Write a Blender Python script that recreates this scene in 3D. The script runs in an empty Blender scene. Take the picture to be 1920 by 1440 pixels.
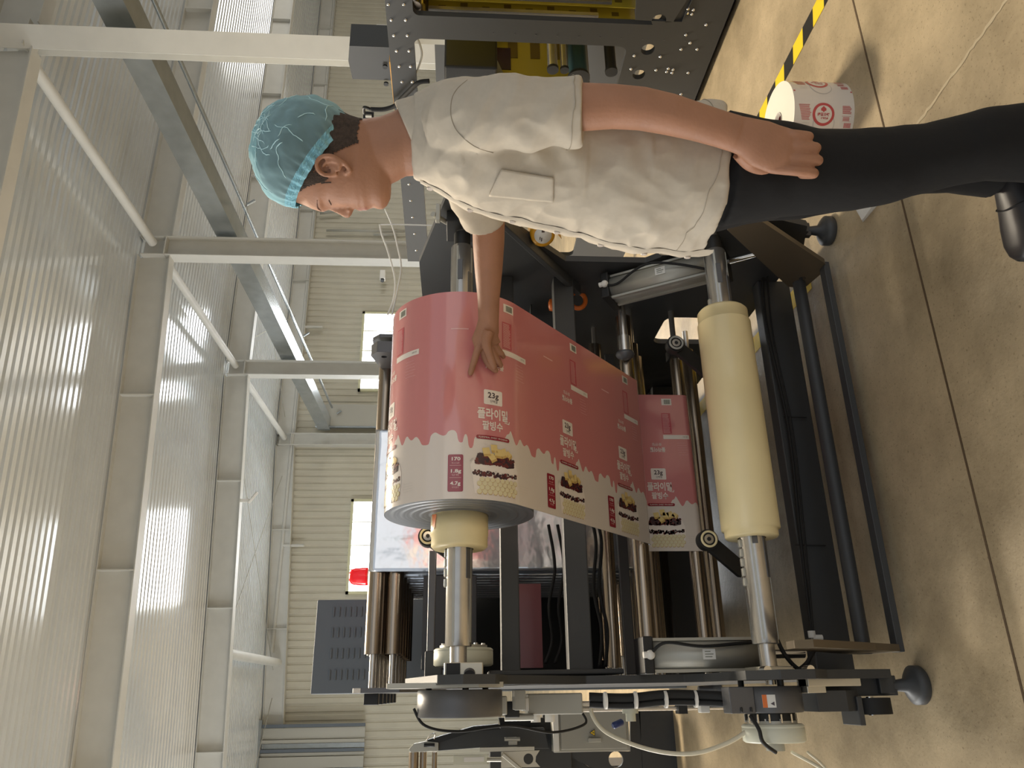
import bpy, bmesh, math, random
from mathutils import Vector, Matrix, noise
random.seed(7)
SC = bpy.context.scene
COL = SC.collection
PI = math.pi

# ---------------------------------------------------------------- camera (portrait shot stored sideways)
FPX = 1442.0; EYE = 1.25
PITCH, YAW, ROLL = math.radians(3.8), math.radians(22.0), math.radians(-0.55)
FW = Vector((math.sin(YAW)*math.cos(PITCH), math.cos(YAW)*math.cos(PITCH), -math.sin(PITCH)))
RI = Vector((math.cos(YAW), -math.sin(YAW), 0))
DN = FW.cross(RI)
if DN.z > 0: DN = -DN
UP = RI*math.cos(ROLL) + DN*math.sin(ROLL)
RT = -RI*math.sin(ROLL) + DN*math.cos(ROLL)
cam_data = bpy.data.cameras.new('camera')
cam = bpy.data.objects.new('camera', cam_data); COL.objects.link(cam)
cam.matrix_world = Matrix(((RT.x, UP.x, -FW.x, 0), (RT.y, UP.y, -FW.y, 0), (RT.z, UP.z, -FW.z, EYE), (0, 0, 0, 1)))
cam_data.sensor_fit = 'HORIZONTAL'; cam_data.sensor_width = 36; cam_data.lens = 36*FPX/1920
cam_data.clip_start = .05; cam_data.clip_end = 200
SC.camera = cam
SC.view_settings.view_transform = 'Standard'; SC.view_settings.look = 'None'
SC.view_settings.gamma = 1; SC.view_settings.use_curve_mapping = False
SC.view_settings.exposure = 0.0

def P(x, y, X=None, Y=None, Z=None):
    """point of the place seen at a spot of the photograph, on a plane of known world position"""
    d = FW + UP*((720-y)/FPX) + RT*((x-960)/FPX)
    if X is not None: t = X/d.x
    elif Y is not None: t = Y/d.y
    else: t = (Z-EYE)/d.z
    return Vector((0, 0, EYE)) + d*t

# ---------------------------------------------------------------- world and lights
w = bpy.data.worlds.new('daylight'); SC.world = w; w.use_nodes = True
bg = w.node_tree.nodes['Background']; bg.inputs[0].default_value = (.86, .93, 1, 1); bg.inputs[1].default_value = 0.55

def area(name, loc, target, sx, sy, power, color):
    l = bpy.data.lights.new(name, 'AREA'); l.shape = 'RECTANGLE'; l.size = sx; l.size_y = sy
    l.energy = power; l.color = color
    o = bpy.data.objects.new(name, l); COL.objects.link(o); o.location = loc
    o.rotation_euler = (Vector(target)-Vector(loc)).to_track_quat('-Z', 'Y').to_euler()
    return o
area('assumed_back_left_light', (-7.0, 7.5, 3.3), (1.2, 2.0, .5), 3.2, 3.6, 230, (1, .90, .76))  # assumed light from the back left, no loading door is modelled
area('assumed_overhead_light', (1.5, 7.6, 6.8), (1.3, 2.0, .4), 2.6, 1.3, 900, (1, .87, .68))  # assumed light high behind the machine, the ceiling has no window there
area('ceiling_fill_left', (-13, 12, 2.2), (3, 8.5, 7.3), 8, 3.5, 1250, (.95, .98, 1))  # added fill aimed up to brighten the near ceiling, no gate modelled
area('side_fill', (-9, 1, 4.5), (2, 4, 2.5), 9, 3, 110, (1, .95, .88))  # added soft fill from the left, no windows stand there
area('front_fill', (3.5, -7, 3.2), (2, 4, 1.2), 6, 4, 50, (1, .93, .84))  # added front fill behind the camera, not an actual opening
area('far_floor_fill', (-14, 17, 3.6), (6, 18, .5), 8, 5, 350, (1, .97, .92))  # added lamp to lift the far floor and back wall
area('background_fill_right', (27, 10, 4.2), (10, 18, 2.5), 8, 5, 850, (1, .97, .92))  # added lamp brightening the background from the right

# ---------------------------------------------------------------- materials
def lin(c): return tuple(((v/255)/12.92 if v/255 <= .04045 else ((v/255+.055)/1.055)**2.4) for v in c)
def mat(name, rgb, rough=.5, metal=0., coat=0., spec=.5, noise_scale=0, noise_amt=.1, bump=0., bump_scale=80, emit=None, emit_s=0):
    m = bpy.data.materials.new(name); m.use_nodes = True
    nt = m.node_tree; b = nt.nodes['Principled BSDF']; c = lin(rgb)+(1,)
    b.inputs['Base Color'].default_value = c; b.inputs['Roughness'].default_value = rough
    b.inputs['Metallic'].default_value = metal; b.inputs['Coat Weight'].default_value = coat
    b.inputs['Coat Roughness'].default_value = .08; b.inputs['Specular IOR Level'].default_value = spec
    if emit: b.inputs['Emission Color'].default_value = lin(emit)+(1,); b.inputs['Emission Strength'].default_value = emit_s
    if noise_scale or bump:
        tc = nt.nodes.new('ShaderNodeTexCoord')
    if noise_scale:
        n = nt.nodes.new('ShaderNodeTexNoise'); n.inputs['Scale'].default_value = noise_scale; n.inputs['Detail'].default_value = 6
        nt.links.new(tc.outputs['Object'], n.inputs['Vector'])
        r = nt.nodes.new('ShaderNodeValToRGB')
        r.color_ramp.elements[0].position = .3; r.color_ramp.elements[1].position = .7
        r.color_ramp.elements[0].color = tuple(v*(1-noise_amt) for v in c[:3])+(1,)
        r.color_ramp.elements[1].color = tuple(min(1, v*(1+noise_amt)) for v in c[:3])+(1,)
        nt.links.new(n.outputs['Fac'], r.inputs['Fac']); nt.links.new(r.outputs['Color'], b.inputs['Base Color'])
    if bump:
        n2 = nt.nodes.new('ShaderNodeTexNoise'); n2.inputs['Scale'].default_value = bump_scale; n2.inputs['Detail'].default_value = 4
        nt.links.new(tc.outputs['Object'], n2.inputs['Vector'])
        bp = nt.nodes.new('ShaderNodeBump'); bp.inputs['Strength'].default_value = bump; bp.inputs['Distance'].default_value = .01
        nt.links.new(n2.outputs['Fac'], bp.inputs['Height']); nt.links.new(bp.outputs['Normal'], b.inputs['Normal'])
    return m
M = {}
M['cream_wall'] = mat('cream ribbed cladding', (190, 185, 168), .55, noise_scale=1.5, noise_amt=.05)
M['ceiling'] = mat('glossy white roof liner', (216, 221, 224), .13, .3, noise_scale=2, noise_amt=.03, spec=.8)
M['white_steel'] = mat('off white painted steel', (200, 199, 192), .5, noise_scale=3, noise_amt=.04)
M['galv'] = mat('galvanised steel', (176, 182, 184), .26, .85, noise_scale=4, noise_amt=.10)
M['darkframe'] = mat('charcoal powder coat', (62, 63, 64), .48, bump=.12, bump_scale=900)
M['black'] = mat('black steel', (28, 28, 28), .5)
M['rubber'] = mat('black rubber', (24, 24, 24), .7)
M['greyplate'] = mat('hammered grey cover', (98, 98, 100), .35, .35, bump=.12, bump_scale=900)
M['chrome'] = mat('polished chrome', (226, 224, 220), .09, 1.)
M['steel'] = mat('ground steel shaft', (204, 200, 194), .24, .85, noise_scale=30, noise_amt=.06)
M['roller'] = mat('anodised brown roller', (158, 146, 132), .24, 1.)
M['alu'] = mat('satin aluminium', (182, 180, 170), .45, .45)
M['burnt'] = mat('brown steel plate', (110, 98, 80), .45, .4)
M['lightplate'] = mat('nickelled plate', (206, 200, 184), .35, .7)
M['cream'] = mat('cream nylon', (240, 222, 172), .34, coat=.25, noise_scale=6, noise_amt=.05)
M['creampaint'] = mat('cream white enamel', (214, 214, 196), .4)
M['greypaint'] = mat('light grey enamel', (168, 166, 156), .5)
M['silverfilm'] = mat('metallised film back', (236, 240, 246), .17, .78, bump=1, bump_scale=4)
M['cabinet'] = mat('blue grey cabinet paint', (96, 104, 112), .5)
M['skin'] = mat('skin', (164, 118, 92), .58, noise_scale=18, noise_amt=.08, bump=.1, bump_scale=160)
M['skin'].node_tree.nodes['Principled BSDF'].inputs['Subsurface Weight'].default_value = .03
M['skin'].node_tree.nodes['Principled BSDF'].inputs['Subsurface Radius'].default_value = (.012, .005, .003)
M['lip'] = mat('lip', (156, 102, 84), .5)
M['nail'] = mat('nail', (222, 176, 158), .35)
M['hair'] = mat('cropped black hair', (70, 58, 50), .9, noise_scale=160, noise_amt=.35, bump=.5, bump_scale=500)
M['shirt'] = mat('stone cotton shirt', (190, 180, 164), .85, noise_scale=90, noise_amt=.03, bump=.25, bump_scale=14)
M['seam'] = mat('shirt seam', (168, 158, 142), .9)
M['trousers'] = mat('black trousers', (15, 14, 15), .9, bump=.2, bump_scale=20)
M['shoe'] = mat('dark shoe leather', (44, 42, 44), .4)
M['orange'] = mat('orange plastic', (226, 116, 42), .4)
M['tape'] = mat('amber packing tape', (216, 156, 36), .3, coat=.3)
M['white'] = mat('white plastic', (232, 230, 224), .5)
M['paper'] = mat('white film edge', (250, 244, 226), .6, noise_scale=8, noise_amt=.02)
M['printwhite'] = mat('milky film', (226, 214, 200), .3, coat=.4)
M['printred'] = mat('red print', (196, 74, 74), .4, coat=.3)
M['printgrey'] = mat('ghost print', (200, 190, 180), .4, coat=.3)
M['pink'] = mat('pink print', (214, 134, 132), .2, coat=1)
M['filmwhite'] = mat('warm white film', (230, 218, 206), .22, coat=.9)
M['artwhite'] = mat('white print', (244, 232, 220), .25, coat=.6)
M['pinktext'] = mat('pale pink print', (236, 184, 180), .25, coat=.6)
M['wine'] = mat('wine red print', (150, 36, 52), .25, coat=.7)
M['ink'] = mat('dark ink', (60, 40, 46), .3, coat=.5)
M['redblock'] = mat('red text block', (198, 84, 92), .25, coat=.6)
M['bean'] = mat('bean print', (112, 48, 48), .25, coat=.6)
M['bean2'] = mat('dark bean print', (66, 44, 52), .25, coat=.6)
M['cube'] = mat('cake cube print', (234, 206, 136), .25, coat=.6)
M['cube2'] = mat('cake cube edge print', (208, 172, 102), .25, coat=.6)
M['ball'] = mat('pale ball print', (232, 220, 178), .25, coat=.6)
M['bargrey'] = mat('barcode grey', (120, 126, 112), .3, coat=.6)
M['yellow'] = mat('yellow printed film', (196, 176, 62), .3, coat=.4)
M['yellowink'] = mat('brown ink on yellow', (120, 100, 40), .4)
M['teal'] = mat('dark teal roller', (34, 66, 70), .45)
M['tapeyellow'] = mat('hazard yellow', (250, 214, 40), .5)
M['tapeblack'] = mat('hazard black', (34, 32, 28), .5)
M['joint'] = mat('joint in the slab', (92, 74, 52), .9)
M['crack'] = mat('pale crack filler', (196, 180, 150), .9, noise_scale=30, noise_amt=.1)
M['beacon'] = mat('red beacon lens', (235, 30, 40), .2, emit=(255, 30, 40), emit_s=.35)
M['winglow'] = mat('bright window pane', (255, 255, 255), .3, emit=(246, 250, 255), emit_s=15.0)
M['winframe'] = mat('window frame', (206, 204, 170), .5)
M['blue'] = mat('blue plastic', (34, 52, 104), .4)
M['hose'] = mat('clear hose', (212, 204, 180), .3)
M['darkred'] = mat('painted pink reflection', (132, 70, 74), .3, coat=.5)  # reflection of the pink web put into the colour
M['rolledge'] = mat('wound film edge', (150, 152, 156), .34, .55)

def ramp_mat_floor():
    m = bpy.data.materials.new('worn concrete'); m.use_nodes = True; nt = m.node_tree; b = nt.nodes['Principled BSDF']
    tc = nt.nodes.new('ShaderNodeTexCoord')
    def nz(scale, det, rough=.6):
        n = nt.nodes.new('ShaderNodeTexNoise'); n.inputs['Scale'].default_value = scale; n.inputs['Detail'].default_value = det
        n.inputs['Roughness'].default_value = rough
        nt.links.new(tc.outputs['Object'], n.inputs['Vector']); return n
    n1 = nz(2.2, 8, .65)
    r1 = nt.nodes.new('ShaderNodeValToRGB'); r1.color_ramp.elements[0].position = .33; r1.color_ramp.elements[1].position = .68
    r1.color_ramp.elements[0].color = lin((150, 134, 106))+(1,); r1.color_ramp.elements[1].color = lin((204, 184, 150))+(1,)
    nt.links.new(n1.outputs['Fac'], r1.inputs['Fac'])
    n2 = nz(130, 3); r2 = nt.nodes.new('ShaderNodeValToRGB'); r2.color_ramp.elements[0].position = .30; r2.color_ramp.elements[1].position = .40
    r2.color_ramp.elements[0].color = (.45, .42, .38, 1); r2.color_ramp.elements[1].color = (1, 1, 1, 1)
    nt.links.new(n2.outputs['Fac'], r2.inputs['Fac'])
    mx = nt.nodes.new('ShaderNodeMixRGB'); mx.blend_type = 'MULTIPLY'; mx.inputs['Fac'].default_value = .8
    nt.links.new(r1.outputs['Color'], mx.inputs['Color1']); nt.links.new(r2.outputs['Color'], mx.inputs['Color2'])
    n3 = nz(40, 5); r3 = nt.nodes.new('ShaderNodeValToRGB'); r3.color_ramp.elements[0].color = (.86, .85, .84, 1); r3.color_ramp.elements[1].color = (1.08, 1.08, 1.08, 1)
    nt.links.new(n3.outputs['Fac'], r3.inputs['Fac'])
    mx2 = nt.nodes.new('ShaderNodeMixRGB'); mx2.blend_type = 'MULTIPLY'; mx2.inputs['Fac'].default_value = 1
    nt.links.new(mx.outputs['Color'], mx2.inputs['Color1']); nt.links.new(r3.outputs['Color'], mx2.inputs['Color2'])
    nt.links.new(mx2.outputs['Color'], b.inputs['Base Color'])
    b.inputs['Roughness'].default_value = .42
    bp = nt.nodes.new('ShaderNodeBump'); bp.inputs['Strength'].default_value = .15; bp.inputs['Distance'].default_value = .01
    nt.links.new(n3.outputs['Fac'], bp.inputs['Height']); nt.links.new(bp.outputs['Normal'], b.inputs['Normal'])
    return m
M['floor'] = ramp_mat_floor()

def net_mat():
    m = bpy.data.materials.new('blue non woven net'); m.use_nodes = True; nt = m.node_tree
    for n in list(nt.nodes): nt.nodes.remove(n)
    L = nt.links.new
    out = nt.nodes.new('ShaderNodeOutputMaterial')
    d = nt.nodes.new('ShaderNodeBsdfDiffuse'); d.inputs[0].default_value = lin((190, 228, 236))+(1,)
    t = nt.nodes.new('ShaderNodeBsdfTranslucent'); t.inputs[0].default_value = lin((160, 222, 238))+(1,)
    tr = nt.nodes.new('ShaderNodeBsdfTransparent'); tr.inputs[0].default_value = (.74, .88, .91, 1)
    a = nt.nodes.new('ShaderNodeMixShader'); a.inputs[0].default_value = .4
    L(d.outputs[0], a.inputs[1]); L(t.outputs[0], a.inputs[2])
    tc = nt.nodes.new('ShaderNodeTexCoord'); n = nt.nodes.new('ShaderNodeTexNoise'); n.noise_type = 'RIDGED_MULTIFRACTAL'
    n.inputs['Scale'].default_value = 14; n.inputs['Detail'].default_value = 4; n.inputs['Distortion'].default_value = .8; n.normalize = True
    L(tc.outputs['Object'], n.inputs['Vector'])
    r = nt.nodes.new('ShaderNodeMapRange'); r.inputs['From Min'].default_value = .45; r.inputs['From Max'].default_value = .85
    r.inputs['To Min'].default_value = .42; r.inputs['To Max'].default_value = .95
    L(n.outputs['Fac'], r.inputs['Value'])
    # a thin veil is denser where it is seen edge-on
    lw = nt.nodes.new('ShaderNodeLayerWeight'); lw.inputs['Blend'].default_value = .35
    ad = nt.nodes.new('ShaderNodeMath'); ad.operation = 'MULTIPLY_ADD'; ad.use_clamp = True
    L(lw.outputs['Facing'], ad.inputs[0]); ad.inputs[1].default_value = .75; L(r.outputs[0], ad.inputs[2])
    b = nt.nodes.new('ShaderNodeMixShader'); L(ad.outputs[0], b.inputs[0]); L(tr.outputs[0], b.inputs[1]); L(a.outputs[0], b.inputs[2])
    bp = nt.nodes.new('ShaderNodeBump'); bp.inputs['Strength'].default_value = .6; bp.inputs['Distance'].default_value = .004
    L(n.outputs['Fac'], bp.inputs['Height']); L(bp.outputs[0], d.inputs['Normal'])
    L(b.outputs[0], out.inputs[0]); return m
M['net'] = net_mat()
M['netedge'] = mat('gathered blue net', (140, 196, 212), .8, bump=.8, bump_scale=120)

# ---------------------------------------------------------------- mesh helpers
class MB:
    def __init__(s): s.v = []; s.f = []; s.m = []; s.mats = []; s.sm = []
    def mi(s, m):
        if m not in s.mats: s.mats.append(m)
        return s.mats.index(m)
    def add(s, vs, fs, m, smooth=False):
        k = len(s.v); s.v += [tuple(v) for v in vs]; i = s.mi(m)
        for f in fs: s.f.append([q+k for q in f]); s.m.append(i); s.sm.append(smooth)
        return s
    def box(s, a, b, m, R=None):
        a, b = Vector(a), Vector(b)
        lo = Vector([min(a[i], b[i]) for i in range(3)]); hi = Vector([max(a[i], b[i]) for i in range(3)])
        vs = [Vector((x, y, z)) for x in (lo.x, hi.x) for y in (lo.y, hi.y) for z in (lo.z, hi.z)]
        if R is not None: vs = [R @ v for v in vs]
        return s.add(vs, [(0, 1, 3, 2), (4, 6, 7, 5), (0, 4, 5, 1), (2, 3, 7, 6), (0, 2, 6, 4), (1, 5, 7, 3)], m)
    def bar(s, p, q, wd, ht, m, up=(0, 0, 1)):
        p, q = Vector(p), Vector(q); d = (q-p).normalized(); u = Vector(up)
        sd = d.cross(u).normalized(); u = sd.cross(d).normalized()
        vs = []
        for c in (p, q):
            for a, b in ((-1, -1), (1, -1), (1, 1), (-1, 1)): vs.append(c+sd*a*wd/2+u*b*ht/2)
        return s.add(vs, [(3, 2, 1, 0), (4, 5, 6, 7), (0, 1, 5, 4), (1, 2, 6, 5), (2, 3, 7, 6), (3, 0, 4, 7)], m)
    def lathe(s, p, q, prof, m, n=40, smooth=True, caps=True):
        """prof: list of (t along p->q in metres, radius)"""
        p, q = Vector(p), Vector(q); d = (q-p).normalized()
        a = d.orthogonal().normalized(); b = d.cross(a)
        vs, fs = [], []
        for t, r in prof:
            for i in range(n):
                th = 2*PI*i/n; vs.append(p+d*t+(a*math.cos(th)+b*math.sin(th))*r)
        for k in range(len(prof)-1):
            for i in range(n):
                j = (i+1) % n; fs.append((k*n+i, k*n+j, (k+1)*n+j, (k+1)*n+i))
        s.add(vs, fs, m, smooth)
        if caps:
            if prof[0][1] > 1e-4: s.add([vs[i] for i in range(n)], [tuple(range(n-1, -1, -1))], m)
            if prof[-1][1] > 1e-4: s.add([vs[(len(prof)-1)*n+i] for i in range(n)], [tuple(range(n))], m)
        return s
    def cyl(s, p, q, r, m, n=32, r2=None, bev=0):
        L = (Vector(q)-Vector(p)).length; r2 = r if r2 is None else r2
        prof = [(0, r), (L, r2)] if not bev else [(0, r-bev), (bev, r), (L-bev, r2), (L, r2-bev)]
        return s.lathe(p, q, prof, m, n)
    def tube(s, pts, r, m, n=10, closed=False):
        pts = [Vector(p) for p in pts]; N = len(pts); vs, fs = [], []; prev = None
        for i, p in enumerate(pts):
            t = (pts[min(i+1, N-1)]-pts[max(i-1, 0)]).normalized()
            if prev is None: a = t.orthogonal().normalized()
            else: a = (prev-t*prev.dot(t)).normalized()
            prev = a; b = t.cross(a); rr = r[i] if isinstance(r, (list, tuple)) else r
            for k in range(n): th = 2*PI*k/n; vs.append(p+(a*math.cos(th)+b*math.sin(th))*rr)
        for i in range(N-1):
            for k in range(n): j = (k+1) % n; fs.append((i*n+k, i*n+j, (i+1)*n+j, (i+1)*n+k))
        fs.append(tuple(range(n-1, -1, -1))); fs.append(tuple(range((N-1)*n, N*n)))
        return s.add(vs, fs, m, True)
    def loft(s, rings, m, caps=True):
        n = len(rings[0]); vs = [v for r in rings for v in r]; fs = []
        for k in range(len(rings)-1):
            for i in range(n): j = (i+1) % n; fs.append((k*n+i, k*n+j, (k+1)*n+j, (k+1)*n+i))
        if caps: fs.append(tuple(range(n-1, -1, -1))); fs.append(tuple(range((len(rings)-1)*n, len(rings)*n)))
        return s.add(vs, fs, m, True)
    def sphere(s, c, r, m, n=16, sc=(1, 1, 1)):
        c = Vector(c); pr = [(-math.cos(PI*k/n)*r, max(1e-5, math.sin(PI*k/n)*r)) for k in range(n+1)]
        vs, fs = [], []
        for t, q in pr:
            for i in range(2*n): th = PI*i/n; vs.append(c+Vector((q*math.cos(th)*sc[0], q*math.sin(th)*sc[1], t*sc[2])))
        for k in range(n):
            for i in range(2*n): j = (i+1) % (2*n); fs.append((k*2*n+i, k*2*n+j, (k+1)*2*n+j, (k+1)*2*n+i))
        return s.add(vs, fs, m, True)
    def build(s, name, parent=None, bevel=0, auto=True):
        me = bpy.data.meshes.new(name); me.from_pydata(s.v, [], s.f); me.update()
        for m in s.mats: me.materials.append(M[m] if isinstance(m, str) else m)
        me.polygons.foreach_set('material_index', s.m); me.polygons.foreach_set('use_smooth', s.sm)
        bm = bmesh.new(); bm.from_mesh(me); bmesh.ops.recalc_face_normals(bm, faces=bm.faces); bm.to_mesh(me); bm.free()
        o = bpy.data.objects.new(name, me); COL.objects.link(o)
        if parent is not None:
            o.parent = parent
            if parent_origin(parent).length > 0:
                o.data.transform(Matrix.Translation(-parent_origin(parent)))
        if bevel:
            b = o.modifiers.new('bevel', 'BEVEL'); b.width = bevel; b.segments = 2; b.limit_method = 'ANGLE'; b.angle_limit = .7
        return o
def parent_origin(p):
    v = Vector((0, 0, 0))
    while p is not None: v += p.location; p = p.parent
    return v
def thing(name, label, cat, loc=(0, 0, 0), group=None):
    o = bpy.data.objects.new(name, None); COL.objects.link(o); o.location = loc; o.empty_display_size = .1
    return tag(o, label, cat, group)
def tag(o, label, cat, group=None, kind=None):
    o['label'] = label; o['category'] = cat
    if group: o['group'] = group
    if kind: o['kind'] = kind
    return o
def struct(o): o['kind'] = 'structure'; return o
def recenter(o, c):
    """move the object's origin to c without moving its mesh"""
    c = Vector(c); o.data.transform(Matrix.Translation(-c)); o.location = c; return o

DG = bpy.context.evaluated_depsgraph_get
def flat_fill(polys):
    """2-D filled outline with holes -> (verts2d, faces)"""
    cu = bpy.data.curves.new('tmp', 'CURVE'); cu.dimensions = '2D'; cu.fill_mode = 'BOTH'
    for pl in polys:
        sp = cu.splines.new('POLY'); sp.points.add(len(pl)-1); sp.use_cyclic_u = True
        for i, (x, y) in enumerate(pl): sp.points[i].co = (x, y, 0, 1)
    o = bpy.data.objects.new('tmp', cu); COL.objects.link(o)
    me = bpy.data.meshes.new_from_object(o.evaluated_get(DG()))
    vs = [(v.co.x, v.co.y) for v in me.vertices]; fs = [tuple(p.vertices) for p in me.polygons]
    bpy.data.objects.remove(o); bpy.data.curves.remove(cu); bpy.data.meshes.remove(me)
    return vs, fs
def plate(mb, polys, fn, th, m):
    """thick plate: polys 2-D outline + holes, fn(u,v,w) -> world, w in {0,th}"""
    vs, fs = flat_fill(polys); n = len(vs)
    V = [fn(u, v, 0) for u, v in vs]+[fn(u, v, th) for u, v in vs]
    F = [f[::-1] for f in fs]+[tuple(i+n for i in f) for f in fs]
    mb.add(V, F, m)
    for pl in polys:
        k = len(pl); V = [fn(u, v, 0) for u, v in pl]+[fn(u, v, th) for u, v in pl]
        mb.add(V, [(i, (i+1) % k, (i+1) % k+k, i+k) for i in range(k)], m)
    return mb
def circle(cx, cy, r, n=28): return [(cx+r*math.cos(2*PI*i/n), cy+r*math.sin(2*PI*i/n)) for i in range(n)]
def rrect(x0, y0, x1, y1, r, n=5):
    pts = []
    for cx, cy, a in ((x1-r, y1-r, 0), (x0+r, y1-r, 90), (x0+r, y0+r, 180), (x1-r, y0+r, 270)):
        for i in range(n+1): t = math.radians(a+90*i/n); pts.append((cx+r*math.cos(t), cy+r*math.sin(t)))
    return pts
_tc = {}
def text2d(txt, size, bold=0.0):
    """glyph outlines as flat geometry, centred on the origin"""
    key = (txt, size, bold)
    if key in _tc: return _tc[key]
    cu = bpy.data.curves.new('tmp', 'FONT'); cu.body = txt; cu.size = size; cu.align_x = 'CENTER'; cu.align_y = 'CENTER'
    cu.resolution_u = 2; cu.offset = bold; cu.fill_mode = 'FRONT'
    o = bpy.data.objects.new('tmp', cu); COL.objects.link(o)
    me = bpy.data.meshes.new_from_object(o.evaluated_get(DG()))
    vs = [(v.co.x, v.co.y) for v in me.vertices]; fs = [tuple(p.vertices) for p in me.polygons]
    bpy.data.objects.remove(o); bpy.data.curves.remove(cu); bpy.data.meshes.remove(me)
    _tc[key] = (vs, fs); return vs, fs
def curve(pts, n=8):
    """Catmull-Rom through points"""
    pts = [Vector(p) for p in pts]; out = []
    for i in range(len(pts)-1):
        p0 = pts[max(i-1, 0)]; p1 = pts[i]; p2 = pts[i+1]; p3 = pts[min(i+2, len(pts)-1)]
        for k in range(n):
            t = k/n; out.append(.5*((2*p1)+(-p0+p2)*t+(2*p0-5*p1+4*p2-p3)*t*t+(-p0+3*p1-3*p2+p3)*t**3))
    out.append(pts[-1]); return out

exec_parts = []
# ================================================================ THE HALL
XC = 8.2                                   # column line
CY = [8.2, 13.4, 19.4, 25.6]               # column positions along the hall
BW = 25.75
def roof_z(x): return 7.55-.052*(XC-x) if x < XC else 7.55
mb = MB(); mb.box((-16, -9, -.12), (31, BW, 0), 'floor'); struct(mb.build('floor'))
# ribbed roof liner: ribs run across the hall
def ribbed(fn, length, pitch, depth, m):
    """fn(u, h) -> list of world points for the strip at distance u with height h"""
    vs, fs = [], []; prof = []; u = 0
    while u < length:
        prof += [(u, 0), (u+pitch*.55, 0), (u+pitch*.65, depth), (u+pitch*.9, depth)]; u += pitch
    n = None
    for u, h in prof:
        row = fn(u, h); n = len(row); vs += row
    for k in range(len(prof)-1):
        for i in range(n-1): fs.append((k*n+i, (k+1)*n+i, (k+1)*n+i+1, k*n+i+1))
    return vs, fs
vs, fs = ribbed(lambda u, h: [(x, -3+u, roof_z(x)+h) for x in (-16, XC, 31)], BW+3, .17, .035, 'ceiling')
mb = MB(); mb.add(vs, fs, 'ceiling'); struct(mb.build('ceiling'))
vs, fs = ribbed(lambda u, h: [(-16+u, BW+h, 0), (-16+u, BW+h, 8)], 47, .24, .03, 'cream_wall')
mb = MB(); mb.add(vs, fs, 'cream_wall'); struct(mb.build('wall_back'))
mb = MB(); mb.box((31, -3, 0), (31.2, BW, 8), 'cream_wall'); struct(mb.build('wall_right'))

def h_section(mb, p, q, depth, wid, m, dep_axis):
    """H beam: depth along dep_axis, flanges at both ends of the depth"""
    p, q, a = Vector(p), Vector(q), Vector(dep_axis).normalized()
    mb.bar(p, q, .012, depth, m, up=a)
    for s in (-1, 1): mb.bar(p+a*s*depth/2, q+a*s*depth/2, wid, .018, m, up=a)
NAMES = ['nearest', 'second', 'third', 'farthest']
for i, y in enumerate(CY):
    mb = MB(); h_section(mb, (XC, y, 0), (XC, y, roof_z(XC)-.1), .42 if i == 0 else .40, .30, 'white_steel', (.55, .83, 0) if i == 0 else (1, 0, 0))
    mb.box((XC-.22, y-.16, roof_z(XC)-.55), (XC+.22, y+.16, roof_z(XC)-.53), 'white_steel')
    o = mb.build('steel_column')
    tag(recenter(o, (XC, y, 0)), ['cream painted steel column nearest the camera, running past the bolted dark machine frame',
        'cream steel column rising just in front of the worker, second nearest in the row',
        'cream steel column crossing in front of the wall window above the pink roll, third in the row',
        'cream steel column farthest away, standing at the back wall'][i], 'column', 'steel columns in one row')
    mb = MB()
    for x0, x1 in ((-15.9, XC-.21), (XC+.21, 30.9)):
        d = .62; n = 6
        h_section(mb, (x0, y, roof_z(x0)-.33), (x1, y, roof_z(x1)-.33), .6, .24, 'white_steel', (0, 0, 1))
    for k in range(-3, 8):
        xx = XC+k*3.1
        if abs(xx-XC) > .5: mb.box((xx-.01, y-.12, roof_z(xx)-.62), (xx+.01, y+.12, roof_z(xx)-.04), 'white_steel')
    o = mb.build('roof_rafter')
    tag(recenter(o, (XC, y, roof_z(XC)-.33)), 'painted steel roof beam crossing the hall on the %s column of the row' % NAMES[i], 'roof beam', 'roof beams under the ribbed liner')
for i in range(3):
    mb = MB(); mb.cyl((XC, CY[i]+.22, 7.22), (XC, CY[i+1]-.22, 7.22), .085, 'white_steel', 20)
    o = mb.build('tie_tube')
    tag(recenter(o, (XC, CY[i]+.22, 7.22)), 'round white tie tube between the tops of the %s and %s columns' % (NAMES[i], NAMES[i+1]), 'tube', 'tie tubes at the column tops')
# galvanised runway beam behind the columns
mb = MB(); bx0 = XC+.28
mb.box((bx0, 3, 5.72), (bx0+.02, 25.4, 6.08), 'galv'); mb.box((bx0, 3, 5.70), (bx0+.42, 25.4, 5.72), 'galv'); mb.box((bx0+.40, 3, 5.72), (bx0+.42, 25.4, 6.08), 'galv')
mb.box((bx0, 3, 6.08), (bx0+.42, 25.4, 6.10), 'galv')
rb = mb.build('runway_beam'); tag(recenter(rb, (bx0, 3, 5.7)), 'long shiny galvanised box beam running the length of the hall behind the columns', 'beam')
mb = MB(); cx = bx0+.66
mb.cyl((cx, 3, 5.62), (cx, 24.9, 5.62), .035, 'galv', 12)
for i in (1, 2, 3):
    y = CY[i]-.35; mb.bar((bx0+.55, y, 5.5), (cx, y, 5.35), .04, .04, 'galv'); mb.bar((cx, y, 5.1), (cx, y, 5.75), .05, .05, 'galv')
tag(recenter(mb.build('conduit_pipe'), (cx, 3, 5.6)), 'thin steel conduit pipe running beside the galvanised beam', 'pipe')
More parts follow.
